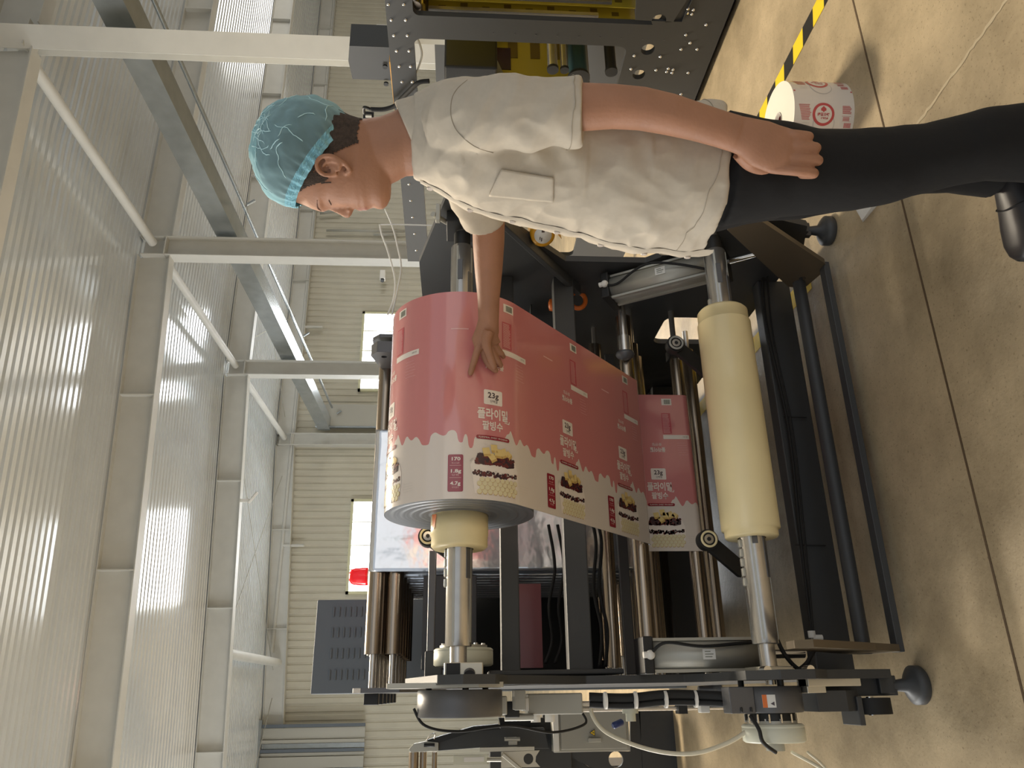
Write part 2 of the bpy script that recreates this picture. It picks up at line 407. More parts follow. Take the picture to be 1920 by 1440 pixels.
# wall windows
def window(n, x0, x1, z0, z1, cols, rows=2):
    mb = MB(); f = .09
    mb.box((x0, BW-.10, z0), (x0+f, BW+.02, z1), 'winframe'); mb.box((x1-f, BW-.10, z0), (x1, BW+.02, z1), 'winframe')
    mb.box((x0, BW-.10, z0), (x1, BW+.02, z0+f), 'winframe'); mb.box((x0, BW-.10, z1-f), (x1, BW+.02, z1), 'winframe')
    for k in range(1, cols): x = x0+(x1-x0)*k/cols; mb.box((x-.02, BW-.08, z0), (x+.02, BW, z1), 'winframe')
    w_ = struct(recenter(mb.build('window_%d' % n), (x0, BW, z0)))
    mb = MB(); mb.box((x0+f, BW-.06, z0+f), (x1-f, BW-.05, z1-f), 'winglow'); mb.build('pane', w_)
window(1, 10.05, 13.2, 3.1, 4.9, 4)
window(2, 3.05, 6.15, 3.0, 4.88, 4)
window(3, 10.05, 13.2, .7, 2.5, 4)  # assumed window hidden behind the roll, added for its reflection in the ceiling
window(4, 3.05, 6.15, .7, 2.5, 4)  # assumed too, unseen behind the silver web, added for the ceiling reflections
# darker plinth band and downpipes on the back wall
mb = MB(); mb.box((7.7, BW-.02, 7.05), (30.9, BW+.02, 7.5), 'white_steel'); mb.box((-15, BW-.08, 7.1), (7.7, BW-.02, 7.45), 'white_steel'); struct(mb.build('trim_1'))
mb = MB(); mb.cyl((1.3, BW-.16, 7.0), (30, BW-.16, 7.0), .06, 'white_steel', 12)
for x in (4.6, 12.5, 20): mb.cyl((x, BW-.16, 7.0), (x, BW-.16, 6.3), .05, 'white_steel', 12)
tag(recenter(mb.build('wall_pipe'), (1.3, BW-.16, 7)), 'thin cream service pipe running along the top of the back wall', 'pipe')
mb = MB(); 
for a, b in (((9.0, 25.5, 7.3), (12.9, 19.6, 7.3)), ((12.9, 25.5, 7.3), (9.0, 19.6, 7.3)), ((.8, 25.5, 6.9), (6.9, 19.6, 7.2)), ((6.9, 25.5, 7.2), (.8, 19.6, 6.9)), ((-6, 25.5, 6.5), (0, 19.6, 6.85)), ((0, 25.5, 6.85), (-6, 19.6, 6.5))): mb.cyl(a, b, .012, 'greypaint', 8)
tag(recenter(mb.build('brace_rods'), (.8, 19.6, 7)), 'thin crossed steel brace rods under the roof of the farthest bay', 'brace')
mb = MB(); mb.cyl((1.0, 19.7, 6.75), (1.0, 25.4, 6.75), .12, 'white_steel', 20)
tag(recenter(mb.build('roof_tube'), (1, 19.7, 6.75)), 'thick white round tube spanning the farthest bay above the louvred cabinet', 'tube')
# flood light
t = thing('flood_light', 'small white flood lamp on a bracket fixed to the roof beam of the third column', 'lamp', (4.6, 19.35, 6.55))
MB().box((4.56, 19.32, 6.5), (4.64, 19.38, 6.75), 'white').build('bracket', t)
R = Matrix.Translation((4.66, 19.3, 6.42)) @ Matrix.Rotation(.6, 4, 'Y') @ Matrix.Rotation(.4, 4, 'X')
MB().box((-.17, -.1, -.03), (.17, .1, .03), 'white', R).build('lamp_body', t, .01)
MB().box((-.14, -.08, -.035), (.14, .08, -.03), 'greypaint', R).build('lamp_glass', t)
# light grey sheet under the runway beam end, camera on the wall, ribbed panels
mb = MB(); mb.box((8.6, 25.3, 3.0), (9.4, 25.36, 6.2), 'greypaint'); mb.box((8.55, 25.28, 3.0), (8.6, 25.38, 6.2), 'galv')
tag(recenter(mb.build('wall_sheet'), (8.6, 25.3, 3)), 'narrow light grey sheet fixed on the back wall under the end of the galvanised beam', 'panel')
t = thing('security_camera', 'small white camera on a stalk on the back wall above the pink roll', 'camera', (14.6, BW-.1, 4.2))
MB().cyl((14.6, BW, 4.2), (14.6, BW-.25, 4.2), .03, 'white', 10).build('stalk', t)
MB().box((14.4, BW-.5, 4.1), (14.75, BW-.22, 4.3), 'white').cyl((14.4, BW-.4, 4.2), (14.3, BW-.45, 4.2), .07, 'black', 12).build('camera_body', t, .02)
t = thing('ribbed_panels', 'hanging grey metal strips below a steel rail on the far wall', 'panels', (-2.6, 25.3, 4.0))
mb = MB()
x = -4.6; k = 0
while x < -.75:
    wd = random.choice((.09, .13, .22, .3)); mb.box((x, 25.3+.05*(k % 2), 4.0), (x+wd, 25.36+.05*(k % 2), 7.0), ('greypaint', 'alu', 'cabinet', 'galv')[k % 4]); x += wd+.015; k += 1
mb.build('strip_panel', t)
MB().box((-4.7, 25.15, 7.0), (-.6, 25.3, 7.12), 'galv').build('rail', t)
MB().box((-2.6, 25.0, 4.4), (-2.35, 25.15, 7.6), 'galv').box((-2.7, 24.95, 7.0), (-2.2, 25.2, 7.2), 'galv').build('post', t)
# things on the floor slab
mb = MB(); mb.box((-8, 1.757, 0), (14, 1.764, .0012), 'joint'); mb.box((-8, 7.2, 0), (14, 7.21, .0012), 'joint'); struct(mb.build('trim_2'))
rnd = random.Random(3); pts = []
A = P(1895, -10, Z=0); B = P(1715, 240, Z=0); C_ = P(1640, 420, Z=0)
mb = MB(); N = 40; L_, R_ = [], []
for i in range(N+1):
    p = A.lerp(B, i/N*1.25); d = (B-A).normalized(); nrm = Vector((-d.y, d.x, 0)); wd = .0025+.003*rnd.random(); p = p+nrm*(rnd.random()-.5)*.006
    L_.append(p-nrm*wd+Vector((0, 0, .0011))); R_.append(p+nrm*wd+Vector((0, 0, .0011)))
mb.add(L_+R_, [(i, i+1, N+2+i, N+1+i) for i in range(N)], 'crack'); struct(mb.build('trim_3'))
# hazard tape on the floor
mb = MB(); ty = 1.3; k = 0; tw = .070; tx = 2.235
while ty < 7:
    d = .088; sk = -.022
    mb.add([(tx-tw/2, ty, .0014), (tx+tw/2, ty+sk, .0014), (tx+tw/2, ty+sk+d, .0014), (tx-tw/2, ty+d, .0014)], [(0, 1, 2, 3)], ('tapeblack', 'tapeyellow')[k % 2]); ty += d; k += 1
tag(recenter(mb.build('hazard_tape'), (tx, 1.3, 0)), 'black and yellow striped hazard tape stuck along the concrete floor', 'tape')
mb = MB(); mb.box((1.33, 2.35, 0), (1.40, 4.5, .0013), 'tapeyellow')
tag(recenter(mb.build('floor_marking'), (1.33, 2.35, 0)), 'worn yellow marking on the floor under the right end of the machine', 'marking')

# ================================================================ THE REWINDING MACHINE
XL, XR = .045, 1.41            # inner faces of the side plates
mach = thing('rewinding_machine', 'charcoal film rewinding machine with silver web stack, rollers and two roll stations', 'machine', (.72, 2.2, 0))
side = [(1.97, 1.30), (1.93, 1.24), (1.96, 1.16), (2.08, 1.126), (2.33, .887), (2.33, .60), (2.29, .555), (2.02, .53), (1.95, .47), (1.95, .38), (2.02, .32), (2.08, .12), (2.2, .08), (3.9, .08), (4.2, .3), (4.2, 1.40), (2.36, 1.40)]
holes = [rrect(2.62, .2, 3.05, .5, .05), circle(2.66, 1.2, .05)]
for s, x in ((0, XL-.022), (1, XR)):
    mb = MB(); plate(mb, [side, holes[1]] if s == 0 else [side, rrect(2.75, .16, 3.0, .42, .04)], lambda u, v, w_, x=x: (x+w_, u, v), .022, 'darkframe')
    o = mb.build('side_plate', mach, .003)
# front legs, feet
for x in (.005, 1.443):
    f = MB(); f.lathe((x, 2.155, 0), (x, 2.155, .09), [(0, .046), (.004, .050), (.024, .050), (.032, .040), (.046, .018), (.09, .012)], 'darkframe', 32).build('levelling_foot', mach)
    mb = MB(); mb.bar((x, 2.155, .075), (x, 2.155, .30), .05, .02, 'darkframe', up=(0, 1, 0)); mb.box((x-.02, 2.13, .09), (x+.02, 2.18, .13), 'darkframe'); mb.build('leg', mach, .002)
    f = MB(); f.lathe((x, 3.9, 0), (x, 3.9, .1), [(0, .05), (.018, .05), (.03, .034), (.04, .02), (.1, .016)], 'greyplate', 20).build('levelling_foot', mach)
# base crossbeam, bars and the two lifting levers
MB().box((XL, 2.44, .035), (XR, 2.50, .155), 'darkframe').build('base_crossbeam', mach, .004)
MB().box((XL, 3.5, .1), (XR, 3.62, .3), 'darkframe').build('base_crossbeam', mach, .004)
MB().cyl((.09, 2.27, .085), (1.33, 2.27, .085), .021, 'darkframe', 24).build('tie_bar', mach)
MB().box((.09, 2.15, .03), (1.32, 2.185, .05), 'darkframe').build('lower_tie_bar', mach, .002)
lev = [(1.86, .415), (1.90, .445), (1.96, .44), (2.30, .11), (2.31, .05), (2.19, .03), (2.14, .05)]
for x in (.10, 1.315):
    mb = MB(); plate(mb, [lev, circle(2.24, .085, .012)], lambda u, v, w_, x=x: (x-.009+w_, u, v), .018, 'burnt'); mb.build('lifting_lever', mach, .002)
# crossbeams
for z0, z1 in ((1.064, 1.121), (.845, .918)):
    MB().box((XL, 2.44, z0), (XR, 2.50, z1), 'darkframe').build('crossbeam', mach, .004)
MB().box((XL+.005, 2.40, .76), (XL+.02, 2.56, 1.16), 'darkframe').build('crossbeam_bracket', mach, .004)
MB().box((XL, 4.14, .1), (XR, 4.16, 1.3), 'black').build('rear_panel', mach)
# silver web stack, each pass a sheet
NS = 11
for i in range(NS):
    y = 3.112+i*.085 if i == 0 else 3.2+i*.085; mb = MB(); n = 40; V = []
    z0, z1 = (.49, 1.605) if i == 0 else (.52, 1.56)
    for k in range(n+1):
        for j in range(n+1):
            x = .455+.587*k/n; z = z0+(z1-z0)*j/n
            dy = .012*noise.noise(Vector((x*5+i*4, z*2.0, i*1.7)))+.003*noise.noise(Vector((x*9, z*5, i)))
            V.append((x, y+dy, z))
    F = [(k*(n+1)+j, (k+1)*(n+1)+j, (k+1)*(n+1)+j+1, k*(n+1)+j+1) for k in range(n) for j in range(n)]
    mb.add(V, F, 'silverfilm', True); o = mb.build('web_pass', mach)
    sd = o.modifiers.new('solid', 'SOLIDIFY'); sd.thickness = .003
for i in range(NS+1):
    y = 3.158+i*.085; up = i % 2 == 0
    for zc in ((1.575,) if up else (1.575,)):
        mb = MB(); mb.cyl((.15, y, zc), (1.345, y, zc), .036, 'roller', 28); mb.cyl((XL-.03, y, zc), (1.44, y, zc), .014, 'steel', 16); mb.build('guide_roller', mach)
    mb = MB(); mb.cyl((.15, y, .5), (1.345, y, .5), .034, 'roller', 24); mb.cyl((XL-.02, y, .5), (XR+.02, y, .5), .012, 'steel', 12); mb.build('guide_roller', mach)
for i in range(5):
    y = 3.165+i*.17; mb = MB(); mb.cyl((.15, y, 1.502), (1.345, y, 1.502), .034, 'roller', 28); mb.cyl((XL-.03, y, 1.502), (1.44, y, 1.502), .012, 'steel', 16); mb.build('guide_roller', mach)
for x in (.02, 1.44):
    mb = MB(); plate(mb, [[(3.02, 1.46), (3.02, 1.60), (3.06, 1.635), (4.2, 1.635), (4.2, 1.30), (3.4, 1.30)]], lambda u, v, w_, x=x: (x-.008+w_, u, v), .016, 'greyplate'); mb.build('roller_plate', mach, .003)
    for i in range(6): MB().box((x-.05 if x < 1 else x+.01, 3.12+i*.17, 1.545), (x-.01 if x < 1 else x+.05, 3.16+i*.17, 1.60), 'black').build('bearing_block', mach, .003)
# front guide rollers below the web
for y, z, x0, x1, r in ((2.545, .648, .085, 1.30, .028), (2.70, .585, .10, 1.26, .024), (2.70, .415, .10, 1.24, .024), (2.86, .70, .08, 1.33, .026), (2.98, .50, .08, 1.33, .026), (2.90, .30, .08, 1.33, .026)):
    mb = MB(); mb.cyl((x0, y, z), (x1, y, z), r, 'roller', 28); mb.cyl((XL-.01, y, z), (XR+.01, y, z), .011, 'steel', 14); mb.build('guide_roller', mach)
mb = MB(); mb.box((1.20, 2.66, .385), (1.24, 2.73, .445), 'black'); mb.cyl((1.2, 2.68, .40), (1.195, 2.68, .40), .012, 'white', 12); mb.build('bearing_block', mach, .003)
# pneumatic cylinders inside each side plate
for i, (p, q, x) in enumerate((((2.50, .70), (2.18, .37), .095), ((2.42, .70), (2.22, .38), 1.345))):
    p3 = Vector((x, p[0], p[1])); q3 = Vector((x, q[0], q[1])); d = (q3-p3).normalized()
    if i == 0: p3 = Vector((x, 2.30, .705)); q3 = Vector((x, 2.30, .39)); d = (q3-p3).normalized()
    u = Vector((1, 0, 0)).cross(d)
    def ring(c, r, m=32): return [c+Vector((1, 0, 0))*math.cos(2*PI*k/m)*r+u*math.sin(2*PI*k/m)*r*1.25 for k in range(m)]
    mb = MB(); mb.loft([ring(p3, .044), ring(q3, .044)], 'alu'); 
    for s_ in (-1, 1):
        for t_ in (-1, 1): mb.bar(p3+Vector((s_*.042, 0, 0))+u*t_*.03, q3+Vector((s_*.042, 0, 0))+u*t_*.03, .008, .012, 'alu', up=u)
    cyl = mb.build('air_cylinder', mach)
    MB().bar(p3-d*.03, p3, .10, .12, 'black', up=u).build('end_cap', cyl, .004)
    MB().bar(q3, q3+d*.03, .10, .12, 'black', up=u).build('end_cap', cyl, .004)
    MB().cyl(q3+d*.03, q3+d*.14, .012, 'chrome', 16).build('piston_rod', cyl)
    lc = (p3+q3)/2-u*.0555*(1 if u.y > 0 else -1)
    sgn = -1 if u.y > 0 else 1
    lb = MB(); lb.bar(lc-d*.018+Vector((0, 0, 0)), lc+d*.018, .028, .001, 'white', up=u); 
    for k, wd in ((-.007, .020), (0, .024), (.007, .016)): lb.bar(lc-d*.012+Vector((k, 0, 0))+u*sgn*.001, lc-d*(.012-wd)+Vector((k, 0, 0))+u*sgn*.001, .0022, .0006, 'bargrey', up=u)
    o = lb.build('maker_label', cyl); o['label'] = 'small white rating label'
    fit = p3-d*.012+u*sgn*.065
    mb = MB(); mb.sphere(fit, .013, 'white', 10); mb.cyl(fit, fit+Vector((0, 0, .0))-d*.02, .009, 'white', 12); mb.build('hose_fitting', cyl)
    ends = curve([fit, fit+Vector((-.01 if i else .03, -.02, -.04)), (p3+q3)/2+u*sgn*.075+Vector((.02, 0, .02)), q3+u*sgn*.03+Vector((.03 if i == 0 else -.05, 0, .0)), q3+Vector((0 if i == 0 else -.07, .05, -.03))], 8)
    MB().tube(ends, .0045, 'rubber').build('air_hose', cyl)
# swing levers with small pulleys
for (x, y, z, x2, z2) in ((.446, 2.35, 1.345, .38, 1.24), (.415, 2.25, .515, .33, .40), (1.10, 2.35, .52, 1.0, .38)):
    mb = MB(); c = Vector((x, y, z)); e = Vector((x2, y+.05, z2)); ax = Vector((0, 1, 0))
    mb.cyl(c-ax*.012, c+ax*.02, .030, 'black', 28); mb.bar(c+ax*.006, e, .02, .045, 'black', up=(1, 0, -.8)); o = mb.build('swing_lever', mach, .002)
    mb = MB(); mb.cyl(c-ax*.016, c-ax*.010, .021, 'rubber', 28); mb.cyl(c-ax*.0175, c-ax*.0165, .014, 'steel', 24); mb.cyl(c-ax*.019, c-ax*.017, .006, 'black', 12)
    mb.lathe(c-ax*.0165, c-ax*.0185, [(0, .025), (.004, .025), (.004, .019), (0, .019)], 'cream' if x < 1 else 'greypaint', 32, caps=False); mb.build('pulley', o)
mb = MB(); mb.box((.10, 2.58, 1.325), (.445, 2.60, 1.35), 'greyplate'); mb.box((.03, 2.575, 1.30), (.13, 2.60, 1.355), 'darkframe'); mb.build('support_arm', mach, .004)
# bearing seat plate and brake covers, outside left
mb = MB(); plate(mb, [[(1.98, 1.42), (2.10, 1.42), (2.20, 1.36), (2.22, 1.14), (2.0, 1.14), (1.98, 1.2)]], lambda u, v, w_: (.028-w_, u, v), .012, 'alu'); mb.build('seat_plate', mach, .002)
mb = MB(); mb.box((.038, 2.03, 1.188), (.075, 2.15, 1.285), 'lightplate'); mb.build('bearing_seat', mach, .003)
mb = MB(); mb.box((.04, 2.026, 1.245), (.073, 2.029, 1.280), 'black'); mb.build('seat_opening', mach)
mb = MB(); mb.cyl((.045, 2.022, 1.222), (.05, 2.029, 1.222), .014, 'greyplate', 20); mb.build('seat_screw', mach)
for zc, yc, r, x0, x1 in ((1.245, 2.12, .108, -.052, .012), (.44, 2.12, .083, -.055, .008)):
    mb = MB(); mb.cyl((x1, yc, zc), (x0, yc, zc), r, 'greyplate', 56, bev=.003); o = mb.build('brake_cover', mach)
    for k in range(3):
        a = 1.2+k*2.1; MB().cyl((x1, yc+math.cos(a)*r*.8, zc+math.sin(a)*r*.8), (x1+.02, yc+math.cos(a)*r*.8, zc+math.sin(a)*r*.8), .008, 'black', 10).build('stud', o)
    if zc < 1:
        lb = MB(); import math as _m
        for (a0, a1, mtl, off) in ((-.62, -.12, 'white', .0012), (-.62, -.42, 'orange', .0018)):
            pass
        y_ = yc-r-.0015
        vs = [];
        def cylpt(x, z, off): dz = z-zc; return (x, yc-math.sqrt(max(1e-6, (r+off)**2-dz*dz)), z)
        for (za, zb, mtl, off) in ((.455, .485, 'white', .001), (.475, .485, 'orange', .0016)):
            for k in range(6):
                a = za+(zb-za)*k/6; b2 = za+(zb-za)*(k+1)/6
                lb.add([cylpt(-.042, a, off), cylpt(-.012, a, off), cylpt(-.012, b2, off), cylpt(-.042, b2, off)], [(0, 1, 2, 3)], mtl)
        lb.add([cylpt(-.038, .459, .0018), cylpt(-.028, .459, .0018), cylpt(-.033, .468, .0018)], [(0, 1, 2)], 'ink')
        w2 = lb.build('warning_sticker', o); w2['label'] = 'small orange and white warning sticker'
mb = MB(); mb.box((-.055, 2.06, .50), (.008, 2.12, .565), 'greyplate'); mb.box((-.052, 2.055, .51), (-.04, 2.06, .516), 'black'); mb.box((-.052, 2.055, .535), (-.04, 2.06, .541), 'black'); mb.build('cover_bracket', mach, .003)
# cream powder brakes
def brake(x0, x1, y, z, r, name='powder_brake'):
    mb = MB(); mb.lathe((x0, y, z), (x1, y, z), [(0, r*.93), (.004, r), ((x1-x0)*.8-.001, r), ((x1-x0)*.8, r*.985), ((x1-x0)*.8+.002, r), (x1-x0-.004, r), (x1-x0, r*.94)], 'creampaint', 48); o = mb.build(name, mach)
    mb = MB(); mb.cyl((x1, y, z), (x1+.008, y, z), r*.8, 'alu', 32)
    for k in range(10): a = k*.628; mb.cyl((x1+.008, y+math.cos(a)*r*.7, z+math.sin(a)*r*.7), (x1+.013, y+math.cos(a)*r*.7, z+math.sin(a)*r*.7), .006, 'steel', 8)
    mb.build('brake_flange', o)
    mb = MB(); mb.cyl((x0-.02, y, z), (x0, y, z), r*.3, 'greypaint', 20); mb.build('brake_hub', o); return o
brake(.078, .128, 2.42, 1.235, .088)
b = brake(-.125, -.082, 2.12, .44, .078)
mb = MB(); mb.cyl((-.082, 2.12, .44), (-.055, 2.12, .44), .060, 'black', 32)
for k in range(14):
    a = k*2*PI/14; mb.box((-.078, -.002, -.002), (-.058, .002, .002), 'chrome', Matrix.Translation((0, 2.12+math.cos(a)*.066, .44+math.sin(a)*.066)))
mb.build('fin_ring', b)
mb = MB(); mb.tube(curve([(-.06, 2.05, .52), (-.09, 2.03, .51), (-.12, 2.04, .50), (-.145, 2.07, .46)], 6), .005, 'rubber'); mb.build('brake_cable', b)
mb = MB(); mb.tube(curve([(-.145, 2.07, .42), (-.19, 2.0, .36), (-.25, 1.95, .31), (-.40, 1.9, .22)], 8), .004, 'hose'); mb.tube(curve([(-.145, 2.07, .38), (-.2, 2.06, .33), (-.34, 2.04, .27)], 8), .003, 'hose'); mb.build('brake_cable', b)
# lower shaft seat
mb = MB(); mb.box((.03, 2.03, .40), (.055, 2.14, .49), 'lightplate'); mb.build('bearing_seat', mach, .003)
for zz in (.485, .375): MB().cyl((.045, 2.02, zz), (.045, 1.985, zz), .010, 'chrome', 16).build('clamp_pin', mach)
mb = MB(); mb.box((.005, 2.05, .22), (.04, 2.12, .36), 'lightplate'); mb.box((-.01, 2.06, .31), (.035, 2.11, .36), 'lightplate'); mb.build('lever_guide', mach, .002)
# castor and its bracket on the left
mb = MB(); plate(mb, [[(2.08, .33), (2.08, .25), (2.12, .20), (2.2, .20), (2.2, .33)]], lambda u, v, w_: (-.005-w_, u, v), .05, 'darkframe'); mb.box((-.09, 2.1, .20), (-.02, 2.2, .215), 'darkframe'); o = mb.build('castor_bracket', mach, .002)
mb = MB(); mb.cyl((-.065, 2.16, .15), (-.025, 2.16, .15), .052, 'rubber', 32); mb.cyl((-.068, 2.16, .15), (-.022, 2.16, .15), .010, 'chrome', 16); mb.build('castor_wheel', o)
# control box, valve, cables on the left plate outside
mb = MB(); mb.box((-.055, 2.32, .90), (.0, 2.42, 1.055), 'greypaint'); o = mb.build('junction_box', mach, .004)
MB().box((-.045, 2.316, 1.052), (-.01, 2.42, 1.068), 'white').build('box_lid', o, .002)
for zz in (.99, 1.03): MB().cyl((-.055, 2.36, zz), (-.075, 2.36, zz), .014, 'white', 14).build('cable_gland', o)
mb = MB(); mb.cyl((-.02, 2.28, .775), (-.055, 2.28, .775), .022, 'creampaint', 20); mb.cyl((-.055, 2.28, .775), (-.075, 2.28, .775), .014, 'creampaint', 16); mb.cyl((-.02, 2.28, .80), (-.02, 2.28, .86), .012, 'creampaint', 16); o = mb.build('air_valve', mach)
mb = MB(); mb.cyl((-.075, 2.27, .80), (-.085, 2.26, .83), .009, 'blue', 14, bev=.003); mb.build('valve_lever', o)
mb = MB(); mb.tube(curve([(-.02, 2.28, .87), (-.05, 2.27, .885), (-.10, 2.25, .85), (-.14, 2.2, .75), (-.15, 2.16, .65), (-.125, 2.13, .56), (-.09, 2.11, .50)], 8), .0055, 'hose'); mb.build('clear_hose', mach)
mb = MB()
for k, (dx, r) in enumerate(((-.012, .011), (-.03, .008), (-.005, .006))): mb.tube(curve([(dx, 2.2, .90), (dx-.004, 2.18, .80), (dx+.003, 2.17, .70), (dx, 2.16, .60), (dx-.005, 2.13, .53)], 6), r, 'rubber')
for zz in (.86, .78, .70, .62): mb.cyl((-.02, 2.165, zz), (-.02, 2.165, zz+.006), .022, 'white', 12)
mb.build('cable_loom', mach)
mb = MB(); mb.cyl((-.03, 2.35, 1.0), (-.03, 2.35, .45), .008, 'steel', 12); mb.cyl((-.045, 2.35, 1.0), (-.045, 2.35, .45), .006, 'steel', 12); mb.box((-.06, 2.33, .60), (-.015, 2.37, .625), 'black'); mb.build('sensor_rail', mach)
mb = MB(); mb.box((-.055, 2.2, .575), (-.028, 2.23, .60), 'white'); mb.build('sensor_block', mach, .002)
mb = MB(); mb.box((-.05, 2.2, 1.12), (-.005, 2.35, 1.16), 'alu'); mb.box((-.04, 2.2, 1.07), (.01, 2.3, 1.10), 'greypaint'); mb.box((-.06, 2.3, 1.08), (-.02, 2.5, 1.12), 'black'); mb.cyl((-.06, 2.32, 1.04), (-.06, 2.32, 1.12), .010, 'alu', 12); mb.build('actuator', mach, .002)
mb = MB(); mb.tube(curve([(-.03, 2.1, 1.36), (-.07, 2.1, 1.33), (-.085, 2.12, 1.25), (-.075, 2.15, 1.12), (-.095, 2.2, 1.0), (-.08, 2.3, .90), (-.05, 2.35, .90)], 8), .0035, 'rubber'); mb.build('sensor_cable', mach)
mb = MB(); mb.tube(curve([P(1430, 470, Y=2.42), P(1436, 600, Y=2.42), P(1478, 800, Y=2.42), P(1500, 1000, Y=2.42), P(1515, 1130, Y=2.40), P(1525, 1200, Y=2.38)], 8), .005, 'rubber'); mb.tube(curve([P(1436, 470, Y=2.41), P(1448, 620, Y=2.41), P(1485, 800, Y=2.41), P(1508, 1000, Y=2.41), P(1525, 1190, Y=2.38)], 8), .0035, 'rubber')
for yy in (782, 1022): mb.bar(P(1470 if yy < 900 else 1492, yy, Y=2.43), P(1512 if yy < 900 else 1548, yy+1, Y=2.43), .003, .003, 'rubber')
mb.build('beam_cable', mach)
mb = MB(); c = P(1523, 1196, Y=2.36); mb.cyl(c, c+Vector((.02, 0, 0)), .011, 'white', 14); mb.cyl(c, c+Vector((0, 0, -.03)), .009, 'white', 14); mb.build('hose_fitting', mach)
mb = MB(); mb.tube(curve([P(1450, 1180, Y=2.2), P(1470, 1225, Y=2.2), P(1500, 1255, Y=2.2), P(1520, 1230, Y=2.2), P(1525, 1205, Y=2.3)], 8), .006, 'rubber'); mb.tube(curve([P(1455, 1250, Y=2.2), P(1480, 1262, Y=2.22), P(1510, 1245, Y=2.25), P(1530, 1215, Y=2.3)], 8), .005, 'rubber'); mb.build('air_hose', mach)
# reflection of the pink web painted as a dark pink panel, dark ducts, cable bunches
mb = MB(); mb.box((.09, 3.08, .93), (.40, 3.084, 1.07), 'darkred'); o = mb.build('painted_reflection', mach)
mb = MB()
for z in (.865, .90): mb.tube(curve([(.10, 2.9, z+.04), (.18, 2.92, z+.01), (.3, 2.9, z+.02), (.44, 2.93, z-.01), (.6, 2.92, z+.01)], 6), .006, 'rubber')
for z in (.77, .75): mb.tube(curve([(.08, 2.76, z), (.2, 2.75, z-.012), (.34, 2.76, z+.006), (.5, 2.75, z-.01), (.62, 2.8, z)], 6), .006, 'rubber')
mb.build('cable_bunch', mach)
for z in (1.18, 1.30): MB().box((.09, 3.12, z), (.44, 3.16, z+.09), 'darkframe').build('duct', mach, .003)
mb = MB(); mb.box((.06, 3.05, .58), (1.38, 3.07, .62), 'greyplate'); mb.build('crossbeam', mach, .003)
# right side: stretcher brace, tray with tape
mb = MB(); p = P(905, 380, X=1.39); q = P(1085, 545, X=1.39); mb.bar(p, q, .02, .04, 'darkframe', up=(1, 0, 0)); mb.build('brace', mach, .003)
mb = MB(); mb.box((1.24, 2.62, .98), (1.39, 2.76, .985), 'black'); mb.tube([(1.24, 2.62, .985), (1.24, 2.62, .90), (1.30, 2.6, .86), (1.39, 2.6, .86)], .005, 'steel'); mb.build('tool_tray', mach)
mb = MB(); mb.cyl((1.16, 2.5, .66), (1.40, 2.5, .66), .014, 'steel', 20); mb.cyl((1.20, 2.5, .66), (1.14, 2.5, .66), .022, 'steel', 24); mb.lathe((1.14, 2.5, .66), (1.10, 2.5, .66), [(0, .018), (.005, .032), (.012, .034), (.02, .03), (.03, .012)], 'greyplate', 28); mb.build('tension_sensor', mach)
mb = MB(); mb.cyl((.48, 2.44, 1.19), (.48, 2.44, 1.205), .004, 'steel', 8); mb.build('pin', mach)
# plate and bearing on the right end of the upper shaft
mb = MB(); mb.box((1.37, 2.04, 1.18), (1.41, 2.16, 1.30), 'black'); mb.build('bearing_seat', mach, .003)
mb = MB(); mb.cyl((1.385, 2.07, 1.30), (1.36, 1.99, 1.34), .008, 'alu', 12); mb.box((1.34, 1.99, 1.318), (1.40, 2.01, 1.332), 'alu'); mb.build('clamp_lever', mach, .002)
# top bracket seen over the roll and inspection roller
mb = MB(); plate(mb, [[(2.95, 1.50), (2.95, 1.60), (2.99, 1.63), (3.3, 1.56), (3.3, 1.48)], circle(3.0, 1.575, .012)], lambda u, v, w_: (1.33+w_, u, v), .05, 'greyplate'); mb.build('roller_bracket', mach, .003)
# red beacon on the plate
t = thing('beacon_light', 'red ribbed warning beacon standing on top of the machine before the bright window', 'beacon', (.575, 4.1, 1.63))
mb = MB(); bc = Vector((.575, 4.1, 1.70))
mb.cyl(bc-Vector((0, 0, .08)), bc, .012, 'black', 12); mb.cyl(bc, bc+Vector((0, 0, .02)), .036, 'white', 24); mb.build('beacon_base', t)
n = 48; rings = []
for h, r in ((.02, .042), (.03, .044), (.09, .040), (.105, .034), (.115, .02)):
    rings.append([bc+Vector((math.cos(2*PI*k/n)*(r+(.0018 if k % 2 else 0)), math.sin(2*PI*k/n)*(r+(.0018 if k % 2 else 0)), h)) for k in range(n)])
MB().loft(rings, 'beacon').build('lens', t)
# louvred cabinet behind
t = thing('louvred_cabinet', 'blue grey control cabinet with four rows of louvres rising behind the silver rollers', 'cabinet', (.26, 4.6, 0))
MB().box((.015, 4.45, .0), (.50, 4.85, 2.03), 'cabinet').build('cabinet_body', t, .006)
for c in range(4):
    mb = MB()
    for k in range(7): mb.cyl((.085+c*.108, 4.448, 1.935-k*.030), (.085+c*.108+.05, 4.446, 1.935-k*.030), .006, 'cabinet', 10)
    mb.build('louvre_row', t)

